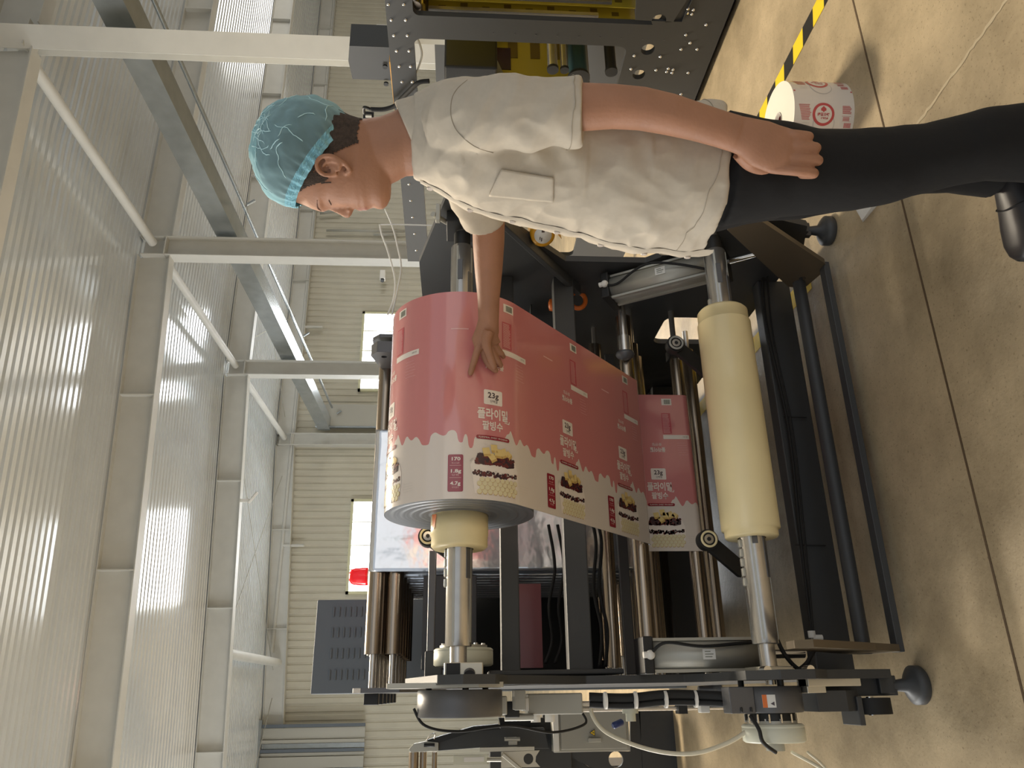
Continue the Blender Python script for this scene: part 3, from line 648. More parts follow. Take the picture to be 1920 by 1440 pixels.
# ================================================================ SHAFTS, CORES AND THE PRINTED ROLL
def air_shaft(name, label, y, z, x0, x1):
    t = thing(name, label, 'shaft', (x0, y, z), 'expanding shafts of the rewinding machine')
    mb = MB(); mb.lathe((x0, y, z), (x1, y, z), [(0, .033), (.002, .0345), (x1-x0-.002, .0345), (x1-x0, .033)], 'steel', 48); mb.build('barrel', t)
    mb = MB(); mb.cyl((x0-.07, y, z), (x0, y, z), .022, 'steel', 32); mb.cyl((x0-.10, y, z), (x0-.07, y, z), .014, 'steel', 20); mb.build('journal', t)
    mb = MB(); mb.cyl((x1, y, z), (x1+.05, y, z), .026, 'black', 32); mb.cyl((x1+.05, y, z), (x1+.10, y, z), .017, 'steel', 24); mb.build('journal', t)
    for a in (-1.9, -.2, 1.3):
        mb = MB(); c = Vector((0, math.cos(a+PI/2+1.35), math.sin(a+PI/2+1.35)))
        mb.bar(Vector((x0+.01, y, z))+c*.0343, Vector((x1-.01, y, z))+c*.0343, .006, .0016, 'alu', up=c); mb.build('key_strip', t)
    for a, xs in ((PI*.5, (x0+.15, x0+.19)), (-PI*.75, (x0+.17, x0+.30)), (-PI*.5, (x0+.13, x0+.27)), (PI*.95, (x0+.26, x0+.31)), (PI*.5, (x1-.3, x1-.18)), (-PI*.75, (x1-.24, x1-.1)), (PI*.95, (x1-.13, x1-.06))):
        c = Vector((0, math.cos(a), math.sin(a))); mb = MB(); L = xs[1]-xs[0]; n = max(1, int(L/.028))
        if abs(a-PI*.5) < .01:
            for k in range(5):
                if xs[0]+k*.024 < xs[1]+.07: mb.bar(Vector((xs[0]+k*.026, y, z))+c*.036, Vector((xs[0]+k*.026+.022, y, z))+c*.036, .014, .008, 'alu', up=c)
        else: mb.bar(Vector((xs[0], y, z))+c*.034, Vector((xs[1], y, z))+c*.034, .016, .003, 'greyplate', up=c)
        mb.build('lug', t, .002)
    mb = MB(); c = Vector((0, -math.cos(.35), -math.sin(.05))); 
    for xx in (x0+.045, x1-.03): mb.cyl(Vector((xx, y, z))+c*.033, Vector((xx, y, z))+c*.0355, .0075, 'greyplate', 18); mb.cyl(Vector((xx, y, z))+c*.0355, Vector((xx, y, z))+c*.036, .0035, 'black', 8)
    mb.build('set_screw', t)
    return t
SY, SZ = 2.1, 1.25
air_shaft('air_shaft', 'steel expanding shaft carrying the pink printed roll', SY, SZ, .115, 1.31)
air_shaft('air_shaft', 'steel expanding shaft carrying only the long cream core, nearest the floor', 2.1, .437, .112, 1.315)
def core(name, label, prof, x0, y, z, n=64):
    mb = MB(); mb.lathe((x0, y, z), (x0+1, y, z), prof, 'cream', n, caps=False)
    mb.add([], [], 'cream'); o = mb.build(name); return tag(recenter(o, (x0, y, z)), label, 'core')
t = core('core_sleeve', 'long cream plastic core, empty, on the lower shaft of the machine',
         [(0, .0385), (0, .070), (.004, .073), (.022, .073), (.024, .0805), (.66, .0805), (.664, .078), (.664, .0765), (.70, .0765), (.708, .070), (.708, .0385)], .392, 2.1, .437)
# printed roll -------------------------------------------------
FX0, FW_ = .455, .587
RR = .205; Cc = Vector((SY, SZ)); uu = Vector((.765, -.643)).normalized(); nn = Vector((uu.y, -uu.x))
TT = Cc+nn*RR; SEND = .735
def path(s, off=0.0):
    """film path: s<0 round the roll, s>0 straight down to the guide roller, then round it"""
    if s <= 0:
        a = math.atan2(nn.y, nn.x)+s/RR       # s decreasing climbs the front of the roll
        a = math.atan2(nn.y, nn.x)-(-s)/RR
        d = Vector((math.cos(a), math.sin(a))); return Cc+d*(RR+off)
    if s <= SEND: return TT+uu*s+nn*off
    r = .0285; c = TT+uu*SEND-nn*r; a0 = math.atan2(nn.y, nn.x); a = a0+(s-SEND)/r
    return c+Vector((math.cos(a), math.sin(a)))*(r+off)
STR = .175; SY2 = 2.674; SZT = .588
def path2(s, off=0.0):
    """short vertical pass between two lower rollers; s=0 at its top"""
    r = .0245
    if s < 0:
        a = PI-(-s)/r*-1; a = PI+s/r; return Vector((SY2+r, SZT))+Vector((math.cos(a), -math.sin(a)))*(r+off) if False else Vector((SY2+r-math.cos(-s/r)*(r+off), SZT+math.sin(-s/r)*(r+off)))
    if s <= STR: return Vector((SY2-off, SZT-s))
    b = (s-STR)/r; return Vector((SY2+r-math.cos(b)*(r+off), SZT-STR-math.sin(b)*(r+off)))
PITCH_S = .340
DRIP = [(-.285, .196), (-.275, .178), (-.267, .163), (-.262, .160), (-.256, .166), (-.25, .177), (-.243, .180), (-.236, .172), (-.230, .167), (-.224, .167), (-.217, .172), (-.210, .172), (-.202, .163), (-.194, .149), (-.186, .146), (-.177, .146), (-.172, .150), (-.170, .166), (-.164, .174), (-.155, .177), (-.145, .171), (-.135, .167), (-.127, .169), (-.122, .177), (-.113, .181), (-.104, .179), (-.098, .170), (-.096, .155), (-.093, .149), (-.087, .147), (-.082, .151), (-.081, .164), (-.077, .170), (-.073, .168), (-.071, .160), (-.069, .142), (-.066, .134), (-.061, .133), (-.057, .137), (-.055, .150), (-.053, .162), (-.045, .165), (.030, .165), (.036, .172), (.042, .182), (.050, .186), (.055, .196)]
def drip(b):
    while b < -.285: b += PITCH_S
    while b > .055: b -= PITCH_S
    for i in range(len(DRIP)-1):
        if DRIP[i][0] <= b <= DRIP[i+1][0]:
            t_ = (b-DRIP[i][0])/(DRIP[i+1][0]-DRIP[i][0]); p0 = DRIP[max(i-1, 0)][1]; p1 = DRIP[i][1]; p2 = DRIP[i+1][1]; p3 = DRIP[min(i+2, len(DRIP)-1)][1]
            return .5*(2*p1+(p2-p0)*t_+(2*p0-5*p1+4*p2-p3)*t_*t_+(3*p1-p0-3*p2+p3)*t_**3)
    return .18
class Art:
    """collects flat print (b, a) and lays it on a film path"""
    def __init__(s): s.items = []
    def poly(s, pts, m, layer): s.items.append(([tuple(p) for p in pts], [tuple(range(len(pts)))], m, layer))
    def disc(s, b, a, r, m, layer, n=10, ry=None): s.poly([(b+r*math.cos(2*PI*k/n), a+(ry or r)*math.sin(2*PI*k/n)) for k in range(n)], m, layer)
    def rect(s, b0, a0, b1, a1, m, layer, r=0):
        s.poly(rrect(b0, a0, b1, a1, r) if r else [(b0, a0), (b1, a0), (b1, a1), (b0, a1)], m, layer)
    def text(s, txt, size, b, a, m, layer, rot=False, bold=0.0, wmax=None):
        vs, fs = text2d(txt, size, bold)
        if not vs: return
        xs = [v[0] for v in vs]; wd = max(xs)-min(xs); k = wmax/wd if wmax and wd > 0 else 1; g = -1 if rot else 1
        s.items.append(([(b+g*x*k, a+g*y) for x, y in vs], fs, m, layer))
def cell_art():
    A_ = Art(); r = random.Random(5)
    A_.rect(-.028, .257, .027, .299, 'artwhite', 1, .004); A_.text('23g', .022, -.001, .283, 'ink', 2, bold=.0004, wmax=.032); A_.text('단백질', .009, .001, .266, 'ink', 2, wmax=.021)
    A_.text('플라이밀', .033, 0, .229, 'artwhite', 1, bold=.0009, wmax=.090); A_.text('팥빙수', .027, -.002, .196, 'artwhite', 1, bold=.0007, wmax=.060)
    A_.poly([(.034, .212), (.05, .210), (.052, .219), (.0495, .2185), (.0475, .2125), (.034, .2145)], 'artwhite', 1)
    A_.rect(-.049, .1595, .049, .170, 'wine', 3, .005); A_.text('PLANMEAL SWEET PROGRAM', .0062, 0, .1645, 'artwhite', 4, wmax=.084)
    A_.rect(-.121, .018, -.082, .115, 'wine', 2, .004)
    for t_, a_, u_ in (('170', .103, 'kcal'), ('1.8g', .071, '당류'), ('4.7g', .039, '식이섬유')):
        A_.text(t_, .0125, -.1015, a_, 'artwhite', 3, bold=.0003, wmax=.026 if 'g' in t_ else .022); A_.text(u_, .0058, -.1015, a_-.0105, 'pinktext', 3, wmax=.018)
    for a_ in (.086, .054): A_.rect(-.116, a_-.0004, -.087, a_+.0004, 'pinktext', 3)
    # dessert glass
    A_.poly([(-.066, .098), (-.060, .106), (-.055, .107), (-.058, .103), (-.063, .097)], 'printgrey', 2)
    A_.poly([(-.052, .014), (.070, .014), (.078, .05), (.078, .085), (.070, .108), (-.058, .100), (-.064, .088), (-.058, .06)], 'artwhite', 2)
    for k in range(8):
        for j in range(4):
            b_ = -.040+k*.0145+(j % 2)*.007; a_ = .020+j*.0105
            if b_ < .075: A_.disc(b_, a_, .0072, 'cube2', 3); A_.disc(b_-.0004, a_+.0005, .0064, 'ball', 4)
    for k in range(75):
        b_ = -.056+.130*r.random(); a_ = .064+.011*r.random()-.004*math.sin((b_+.06)*22); A_.disc(b_, a_, .0030+.0018*r.random(), r.choice(('bean', 'bean2', 'bean2')), 3, 7)
    for k in range(18): A_.disc(-.05+.12*r.random(), .066+.010*r.random(), .0014, 'printgrey', 4, 6)
    A_.poly([(-.050, .098), (-.048, .112), (-.040, .122), (-.02, .120), (.03, .121), (.055, .116), (.066, .105), (.064, .093), (.04, .088), (.02, .094), (-.02, .090), (-.04, .092)], 'bean2', 3)
    for k in range(120):
        b_ = -.049+.113*r.random(); a_ = .092+.026*r.random(); A_.disc(b_, a_, .0030+.002*r.random(), r.choice(('bean', 'bean', 'bean2')), 4, 7, .0030)
    for b_, a_, rr_, an in ((-.022, .128, .014, .2), (.0, .139, .013, .1), (.028, .130, .015, .5), (.044, .127, .012, .9), (.012, .127, .015, .0), (-.006, .113, .013, .6)):
        q = [(b_+rr_*math.cos(an+PI/2*k+PI/4), a_+rr_*.85*math.sin(an+PI/2*k+PI/4)) for k in range(4)]
        A_.poly(q, 'cube', 5); A_.poly([q[2], q[3], (q[3][0]+.002, q[3][1]-.006), (q[2][0]+.002, q[2][1]-.006)], 'cube2', 5)
    # back panel: barcode, small print, strip
    A_.rect(.035, .545, .073, .571, 'artwhite', 1)
    for k in range(11): A_.rect(.044+k*.0022, .549, .0453+k*.0022+(.0005 if k % 3 else 0), .567, 'bargrey', 2)
    A_.rect(.030, .432, .064, .513, 'redblock', 1)
    for k in range(22): A_.rect(.0325, .4355+k*.0034, .060-.006*r.random(), .4367+k*.0034, 'pinktext', 2)
    A_.rect(.030, .411, .128, .427, 'artwhite', 1); A_.text('유통기한', .006, .112, .419, 'bargrey', 2, wmax=.018)
    A_.text('플라이밀', .019, .005, .371, 'artwhite', 1, rot=True, bold=.0005, wmax=.056); A_.text('플랜밀', .012, .003, .391, 'artwhite', 1, rot=True, wmax=.035)
    A_.rect(-.118, .470, -.070, .4735, 'pinktext', 1)
    for k in range(6): A_.rect(.08, .35+k*.009, .118-.01*r.random(), .3508+k*.009, 'pinktext', 1)
    for k in range(4): A_.rect(.088, .03+k*.007, .122, .0305+k*.007, 'printgrey', 1)
    return A_.items
CELL = cell_art()
def lay(mb, items, b_off, fn, smin, smax, a_off=0):
    for vs, fs, m, layer in items:
        bm = bmesh.new(); bv = [bm.verts.new((x+b_off, y+a_off, 0)) for x, y in vs]
        for f in fs:
            try: bm.faces.new([bv[i] for i in f])
            except ValueError: pass
        xs = [v[0]+b_off for v in vs]
        if max(xs) < smin or min(xs) > smax: bm.free(); continue
        for lim, inner in ((smin, False), (smax, True)):
            if min(xs) < lim < max(xs):
                bmesh.ops.bisect_plane(bm, geom=bm.verts[:]+bm.edges[:]+bm.faces[:], plane_co=(lim, 0, 0), plane_no=(1, 0, 0), clear_inner=not inner, clear_outer=inner)
        x = math.ceil(min(xs)/.012)*.012
        while x < max(xs):
            bmesh.ops.bisect_plane(bm, geom=bm.verts[:]+bm.edges[:]+bm.faces[:], plane_co=(x, 0, 0), plane_no=(1, 0, 0)); x += .012
        bm.verts.index_update(); V = []; off = .00035+.00035*layer
        for v in bm.verts:
            q = fn(v.co.x, off); V.append((FX0+v.co.y, q.x, q.y))
        mb.add(V, [tuple(v.index for v in f.verts) for f in bm.faces], m, True); bm.free()
def base_strip(mb, fn, s0, s1, step, boff):
    n = int((s1-s0)/step); rows = []
    for i in range(n+1):
        s = s0+(s1-s0)*i/n; rows.append((fn(s), drip(s-boff)))
    V, F, MM = [], [], []
    for (q, d) in rows: V += [(FX0, q.x, q.y), (FX0+d, q.x, q.y), (FX0+FW_, q.x, q.y)]
    for i in range(n):
        a = i*3; mb_w = (a, a+3, a+4, a+1); F.append(mb_w); MM.append('filmwhite'); F.append((a+1, a+4, a+5, a+2)); MM.append('pink')
    for mname in ('filmwhite', 'pink'): mb.add(V, [f for f, m_ in zip(F, MM) if m_ == mname], mname, True)
B0 = -.089
roll = thing('film_roll', 'big roll of pink printed food film unwinding down to the guide rollers', 'film roll', (FX0, SY, SZ))
mb = MB(); base_strip(mb, path, -2*PI*RR+.15, SEND+.05, .0025, B0)
for k in range(-4, 3): lay(mb, CELL, B0+k*PITCH_S, path, -1.12, SEND+.02)
for (s0, s1, fn) in ((.02, SEND+.05, path),):
    n = 60; V = []
    for i in range(n+1): q = fn(s0+(s1-s0)*i/n, -.0012); V += [(FX0, q.x, q.y), (FX0+FW_, q.x, q.y)]
    mb.add(V, [(2*i, 2*i+1, 2*i+3, 2*i+2) for i in range(n)], 'silverfilm', True)
pf = mb.build('printed_film', roll)
mb = MB(); base_strip(mb, path2, -.035, STR+.04, .0025, .058)
for k in (-1, 0, 1): lay(mb, CELL, .058+k*PITCH_S, path2, -.03, STR+.035)
mb.build('lower_film_pass', roll)
mb = MB()
prof = []
for k in range(30): r = .0775+(RR-.0015-.0775)*k/29; prof.append((.0 if k % 2 else .0016*((k*7) % 3), r))
V, F = [], []; n = 72
prof = [(-.0, .0775)]+prof+[(.0, RR-.001), (FW_, RR-.001), (FW_, .0775)]
mb.lathe((FX0, SY, SZ), (FX0+1, SY, SZ), prof, 'rolledge', n, caps=False); mb.build('wound_film', roll)
mb = MB(); mb.lathe((FX0, SY, SZ), (FX0+1, SY, SZ), [(.62, .0385), (.62, .075), (-.004, .0775), (-.004, .0785), (-.055, .0785), (-.056, .0765), (-.083, .0765), (-.09, .070), (-.09, .0385)], 'cream', 64, caps=False); o = mb.build('roll_core', roll)
o['label'] = 'cream plastic core sticking out of the roll'
mb = MB(); cc = Vector((FX0-.02, SY, SZ))
mb.add([(FX0-.005, SY-.05, SZ+.062), (FX0-.04, SY-.046, SZ+.067), (FX0-.045, SY-.035, SZ+.072), (FX0-.002, SY-.03, SZ+.074)], [(0, 1, 2, 3)], 'orange'); o = mb.build('tape_scrap', roll); o['label'] = 'scrap of orange tape on the core'

# ================================================================ THE WORKER
M['brow'] = mat('thin brow hair', (112, 80, 66), .8)
from mathutils.bvhtree import BVHTree
PA = math.radians(30); PF = Vector((-math.cos(PA), math.sin(PA), 0)); PL = Vector((-math.sin(PA), -math.cos(PA), 0)); PO = Vector((1.02, 1.27, 0))
def W(f, l, z): return PO+PF*f+PL*l+Vector((0, 0, z))
def loc(p): d = Vector(p)-PO; return (d.dot(PF), d.dot(PL), p[2])
def ering(z, fb, ff, hw, lc=0, n=40, e=2.0, tilt=0):
    """horizontal ring from back fb to front ff, half width hw, tilt: z change per metre forward"""
    c = (fb+ff)/2; a = (ff-fb)/2; out = []
    for k in range(n):
        t = 2*PI*k/n; cs, sn = math.cos(t), math.sin(t)
        f = c+a*math.copysign(abs(cs)**(2/e), cs); l = lc+hw*math.copysign(abs(sn)**(2/e), sn)
        out.append(W(f, l, z+tilt*(f-c)))
    return out
def limb(mb, pts, m, n=24, flat=None):
    """tapered limb along points (Vector, radius a, radius b)"""
    P_ = [Vector(p[0]) for p in pts]; rings = []; prev = None
    for i, p in enumerate(P_):
        t = (P_[min(i+1, len(P_)-1)]-P_[max(i-1, 0)]).normalized()
        a = (Vector(flat) if flat is not None else PL); a = (a-t*a.dot(t)).normalized(); b = t.cross(a)
        ra, rb_ = pts[i][1], pts[i][2] if len(pts[i]) > 2 else pts[i][1]
        rings.append([p+a*math.cos(2*PI*k/n)*ra+b*math.sin(2*PI*k/n)*rb_ for k in range(n)])
    return mb.loft(rings, m)
def chain(mb, pts, radii, m, n=12, sub=4):
    c = curve(pts, sub); k = len(c)-1; rr = []
    for i in range(k+1):
        x = i/k*(len(radii)-1); j = min(int(x), len(radii)-2); rr.append(radii[j]+(radii[j+1]-radii[j])*(x-j))
    e0 = c[-1]+(c[-1]-c[-2]).normalized()*rr[-1]*.6
    c.append(c[-1]+(e0-c[-1])*.75); rr.append(rr[-1]*.72); c.append(e0+(e0-c[-2]).normalized()*rr[-2]*.3); rr.append(rr[-2]*.3)
    mb.tube(c, rr, m, n)
def remesh(mb, name, voxel, smooth, mats):
    me = bpy.data.meshes.new('tmp'); me.from_pydata(mb.v, [], mb.f); me.update()
    o = bpy.data.objects.new('tmp', me); COL.objects.link(o)
    r = o.modifiers.new('r', 'REMESH'); r.mode = 'VOXEL'; r.voxel_size = voxel; r.use_smooth_shade = True
    if smooth: s = o.modifiers.new('s', 'SMOOTH'); s.factor = .5; s.iterations = smooth
    nm = bpy.data.meshes.new_from_object(o.evaluated_get(DG())); nm.name = name
    bpy.data.objects.remove(o); bpy.data.meshes.remove(me)
    nm.materials.clear()
    for m in mats: nm.materials.append(M[m])
    for p in nm.polygons: p.use_smooth = True; p.material_index = 0
    ob = bpy.data.objects.new(name, nm); COL.objects.link(ob); return ob
# --- head profile table: z, back, front, half width
HEAD = [(1.655, -.005, .045, .022), (1.648, -.035, .070, .046), (1.635, -.060, .088, .060), (1.615, -.078, .100, .069), (1.590, -.087, .108, .075), (1.57, -.090, .114, .077), (1.552, -.090, .122, .077),
        (1.540, -.088, .1255, .077), (1.532, -.086, .127, .0765), (1.524, -.083, .1235, .076), (1.515, -.079, .120, .075), (1.505, -.075, .119, .0745), (1.495, -.070, .1185, .074), (1.485, -.065, .118, .0725), (1.474, -.060, .118, .071),
        (1.466, -.058, .120, .069), (1.459, -.056, .1235, .067), (1.452, -.055, .121, .066), (1.447, -.054, .1225, .0645), (1.438, -.052, .118, .062), (1.430, -.050, .116, .060), (1.420, -.045, .119, .056), (1.412, -.038, .1185, .052), (1.404, -.028, .112, .045), (1.397, -.01, .098, .036)]
def head_ring(z, fb, ff, hw, grow=0, n=64):
    out = []
    c = .020; fb -= grow; ff += grow; hw += grow
    for k in range(n):
        t = 2*PI*k/n; cs, sn = math.cos(t), math.sin(t)
        if cs >= 0: f = c+(ff-c)*cs**.86
        else: f = c+(fb-c)*abs(cs)**.95
        l = hw*math.copysign(abs(sn)**.88, sn)
        if cs > 0 and grow == 0:                     # eye sockets and cheeks
            for sd in (-1, 1):
                g = math.exp(-((l-sd*.032)/.014)**2-((z-1.519)/.010)**2); f -= .007*g
                g = math.exp(-((l-sd*.032)/.011)**2-((z-1.5155)/.005)**2); f += .0045*g
                g = math.exp(-((l-sd*.040)/.018)**2-((z-1.485)/.018)**2); f += .004*g
        out.append(W(f, l, z))
    return out
body = MB()
body.loft([head_ring(*h) for h in HEAD][::-1], 'skin')
# nose
nr = []
for z, d, hw in ((1.530, .124, .005), (1.520, .1225, .006), (1.510, .1265, .0065), (1.500, .131, .0075), (1.491, .136, .0095), (1.485, .1385, .011), (1.4795, .1375, .012), (1.4745, .131, .012), (1.471, .122, .010)):
    nr.append([W(.105+(d-.105)*max(0, math.cos(2*PI*k/20))**.8 if math.cos(2*PI*k/20) > 0 else .105, hw*(1.0)*math.sin(2*PI*k/20)*1.15, z) for k in range(20)])
body.loft(nr[::-1], 'skin')
for s in (-1, 1): body.sphere(W(.121, s*.0115, 1.479), .0062, 'skin', 8, (1, 1, .9))
# lips and chin
for z, d, hw, h in ((1.4565, .1195, .020, .0045), (1.4465, .1185, .018, .0048)):
    body.loft([[W(.108+(d-.108)*(1-(l/hw)**2)+.004*math.cos(a), l, z-.002*(l/hw)**2+h*math.sin(a)) for a in [2*PI*k/10 for k in range(10)]] for l in [hw*(-1+2*i/8) for i in range(9)]], 'skin')
# ears
for s in (-1, 1):
    e = Vector((.046, s*.0745, 1.497))
    c = [W(e.x+dx, e.y+s*dy, e.z+dz) for dx, dy, dz in ((.012, -.002, -.004), (.018, .004, .010), (.014, .010, .024), (.0, .015, .030), (-.013, .016, .022), (-.017, .014, .004), (-.010, .009, -.014), (.0, .004, -.026), (.008, -.001, -.030), (.012, -.003, -.020))]
    body.tube(curve(c, 4), .0046, 'skin', 8)
    body.loft([[W(e.x+r*math.cos(a)*.011, e.y+s*(.004+.004*(1-r)), e.z-.002+r*math.sin(a)*.020) for a in [2*PI*k/12 for k in range(12)]] for r in (1.0, .6, .2)], 'skin')
    body.tube(curve([W(e.x+dx, e.y+s*dy, e.z+dz) for dx, dy, dz in ((.010, .004, -.008), (-.002, .009, -.012), (-.008, .011, .0), (-.004, .010, .014), (.004, .008, .020))], 4), .0036, 'skin', 8)
# neck
body.loft([ering(z, fb, ff, hw, n=40) for z, fb, ff, hw in ((1.28, -.115, .045, .10), (1.315, -.108, .048, .080), (1.34, -.096, .050, .066), (1.365, -.085, .052, .062), (1.39, -.072, .066, .060), (1.415, -.062, .076, .058), (1.45, -.056, .070, .056), (1.48, -.05, .06, .05))], 'skin')
# trunk and legs under the clothes
body.loft([ering(z, fb, ff, hw, e=2.2) for z, fb, ff, hw in ((.70, -.07, .10, .13), (.80, -.08, .12, .145), (.95, -.09, .12, .135), (1.08, -.11, .11, .135), (1.2, -.12, .09, .15), (1.28, -.105, .06, .13), (1.31, -.09, .04, .09))], 'skin')
limb(body, [(W(.0, .08, .76), .075), (W(.03, .08, .55), .062), (W(.015, .08, .40), .048), (W(-.02, .08, .25), .043), (W(-.045, .08, .08), .034)], 'skin')
limb(body, [(W(.02, -.07, .76), .075), (W(.035, -.055, .55), .055), (W(.02, -.055, .40), .045), (W(.005, -.057, .25), .036), (W(.01, -.06, .10), .030)], 'skin')
# near arm
limb(body, [(W(-.045, .135, 1.25), .036), (W(-.05, .178, 1.19), .036), (W(-.05, .198, 1.10), .038), (W(-.050, .205, 1.04), .038, .041), (W(-.052, .208, .985), .036, .038), (W(-.050, .208, .935), .036, .037), (W(-.042, .208, .885), .034, .0355), (W(-.031, .207, .835), .029, .033), (W(-.020, .206, .79), .024, .032), (W(-.013, .205, .762), .022, .0325)], 'skin', 28)
limb(body, [(W(-.016, .205, .775), .020, .031), (W(-.009, .205, .745), .020, .034), (W(.003, .205, .715), .019, .042), (W(.011, .204, .69), .018, .0425), (W(.014, .203, .668), .016, .041), (W(.015, .201, .650), .012, .037)], 'skin', 28)
for f0, z0, f1, z1, r in ((.047, .668, .0515, .612, .0098), (.026, .664, .0285, .606, .0102), (.005, .664, .0065, .611, .0100), (-.015, .668, -.013, .625, .0088)):
    chain(body, [W(f0-.002, .203, z0+.025), W(f0, .206, z0), W((f0+f1)/2, .209, (z0+z1)/2+.005), W(f1, .203, z1), W(f1, .186, z1-.004), W(f1-.001, .170, z1+.008)], [r, r*1.05, r, r*.98, r*.92, r*.8], 'skin')
chain(body, [W(.016, .192, .745), W(.034, .180, .722), W(.042, .166, .692), W(.043, .156, .665), W(.040, .150, .643)], [.017, .0145, .0115, .0105, .009], 'skin')
# far arm, reaching to the roll
sh = W(-.02, -.150, 1.27); el = Vector((1.095, 1.63, 1.185)); wr = P(916, 606, Y=1.825)
limb(body, [(sh, .045), (sh.lerp(el, .5), .044), (el.lerp(sh, .12), .042), (el, .041), (el.lerp(wr, .2), .040), (el.lerp(wr, .45), .036), (el.lerp(wr, .75), .028, .029), (wr, .022, .027), (wr.lerp(el, -.10), .021, .028)], 'skin', 28, flat=(.6, .2, 0))
kn = P(905, 652, Y=1.868)
hv = (kn-wr).normalized()
limb(body, [(wr.lerp(el, .04), .021, .027), (wr.lerp(kn, .25), .020, .030), (wr.lerp(kn, .6), .018, .036), (P(915, 650, Y=1.865), .016, .036)], 'skin', 24, flat=(.5, .86, 0))
def Ys(z): return SY-math.sqrt(max(.0001, (RR+.010)**2-(z-SZ)**2))
def onroll(x, y):
    q = P(x, y, Y=1.9)
    for _ in range(5): q = P(x, y, Y=Ys(q.z))
    return q
chain(body, [P(905, 630, Y=1.845), P(896, 655, Y=1.862), P(889, 677, Y=1.878), onroll(882, 700)], [.013, .0105, .0095, .0078], 'skin')
chain(body, [P(916, 622, Y=1.825), P(912, 642, Y=1.83), P(917, 662, Y=1.838), P(922, 676, Y=1.845), P(926, 689, Y=1.852)], [.016, .0135, .011, .0105, .0085], 'skin')
chain(body, [P(908, 645, Y=1.865), P(908, 665, Y=1.882), P(917, 684, Y=1.896), onroll(930, 695)], [.012, .0100, .0095, .008], 'skin')
chain(body, [P(920, 645, Y=1.868), P(926, 664, Y=1.885), P(933, 676, Y=1.898), onroll(939, 686)], [.011, .0095, .009, .0075], 'skin')
chain(body, [P(926, 640, Y=1.862), P(933, 654, Y=1.880), P(940, 663, Y=1.895), onroll(944, 669)], [.010, .0085, .008, .0068], 'skin')
person = remesh(body, 'person', .0026, 3, ['skin', 'lip'])
for p in person.data.polygons:
    f, l, z = loc(p.center)
    if f > .1155 and abs(l) < .021 and 1.441 < z < 1.4605: p.material_index = 1
tag(person, 'person in a blue hairnet, stone shirt and black trousers, touching the pink roll', 'person')
recenter(person, PO)
def child(mb, name, parent=person, bevel=0): return mb.build(name, parent, bevel)
# eyes closed line, brows
mb = MB()
for s in (-1, 1): mb.tube(curve([W(.114, s*.020, 1.5125), W(.1145, s*.030, 1.5105), W(.108, s*.042, 1.5125)], 4), .0008, 'hair', 6)
child(mb, 'eyelashes')
mb = MB()
for s in (-1, 1): mb.tube(curve([W(.1255, s*.014, 1.533), W(.1215, s*.030, 1.537), W(.108, s*.048, 1.534)], 5), [.0010]*3+[.0014]*5+[.0008]*3, 'brow', 6)
child(mb, 'eyebrows')
# cropped hair: a close shell over the skull
HF = []
for i in range(len(HEAD)-1):
    for k in range(6): HF.append(tuple(HEAD[i][c]+(HEAD[i+1][c]-HEAD[i][c])*k/6 for c in range(4)))
hm = MB(); rings = [head_ring(*h, grow=.0018, n=220) for h in HF if h[0] > 1.425]
n = 220; vs = [v for r in rings for v in r]; fs = []
def hair_on(p):
    f, l, z = loc(p)
    if f < .0: lim = 1.452+.0*f
    elif f < .030: lim = 1.452+(f/.030)*.062
    elif f < .058: lim = 1.532
    elif f < .078: lim = 1.510+.02*noise.noise(Vector((f*200, l*90, 1)))
    else: lim = 1.532+(f-.078)*2.2
    return z > lim+.005*noise.noise(Vector((f*60, l*60, 5)))+.004*noise.noise(Vector((f*300, l*300, 5)))
for k in range(len(rings)-1):
    for i in range(n):
        j = (i+1) % n; q = (k*n+i, k*n+j, (k+1)*n+j, (k+1)*n+i)
        if hair_on((vs[q[0]]+vs[q[2]])/2): fs.append(q)
fs.append(tuple(range(n))); hm.add(vs, fs, 'hair', True); child(hm, 'hair')
# bouffant hairnet
def net_pt(th, ph):
    e1 = Vector((.81, 0, .586)); e2 = Vector((-.586, 0, .81)); c = Vector((.012, 0, 1.560))
    a = .106 if math.cos(th) > 0 else .107
    rr = math.cos(ph); h = math.sin(ph)
    p = c+e1*a*rr*math.cos(th)+Vector((0, .094, 0))*rr*math.sin(th)+e2*(.107*h if h > 0 else .09*h)
    d = (p-c).normalized()
    wv = .0055*abs(noise.noise(Vector((th*2.2, ph*2.5, 3))))+.005*noise.noise(Vector((p.x*30, p.y*30, p.z*18)))+.0022*abs(noise.noise(Vector((p.x*110+p.z*60, p.y*90, p.z*40))))
    gather = .0025*math.sin(th*34)*math.exp(-((ph+.42)/.25)**2)
    fr = .010*math.exp(-((math.atan2(math.sin(th), math.cos(th)))/.7)**2)*math.exp(-((ph-.1)/.5)**2)
    p = p+d*(wv+gather+fr)
    return W(p.x, p.y, p.z)
mb = MB(); nT, nP = 160, 50; rings = []
for j in range(nP+1):
    ph = -.40+(PI/2-.02+.40)*j/nP; rings.append([net_pt(2*PI*i/nT, ph) for i in range(nT)])
mb.loft(rings, 'net', caps=False); mb.add(rings[-1], [tuple(range(nT))], 'net', True); o = child(mb, 'hairnet'); o['label'] = 'translucent blue bouffant hairnet'
M['crease'] = mat('pale net crease', (196, 232, 238), .8)
rc = random.Random(11); mb = MB()
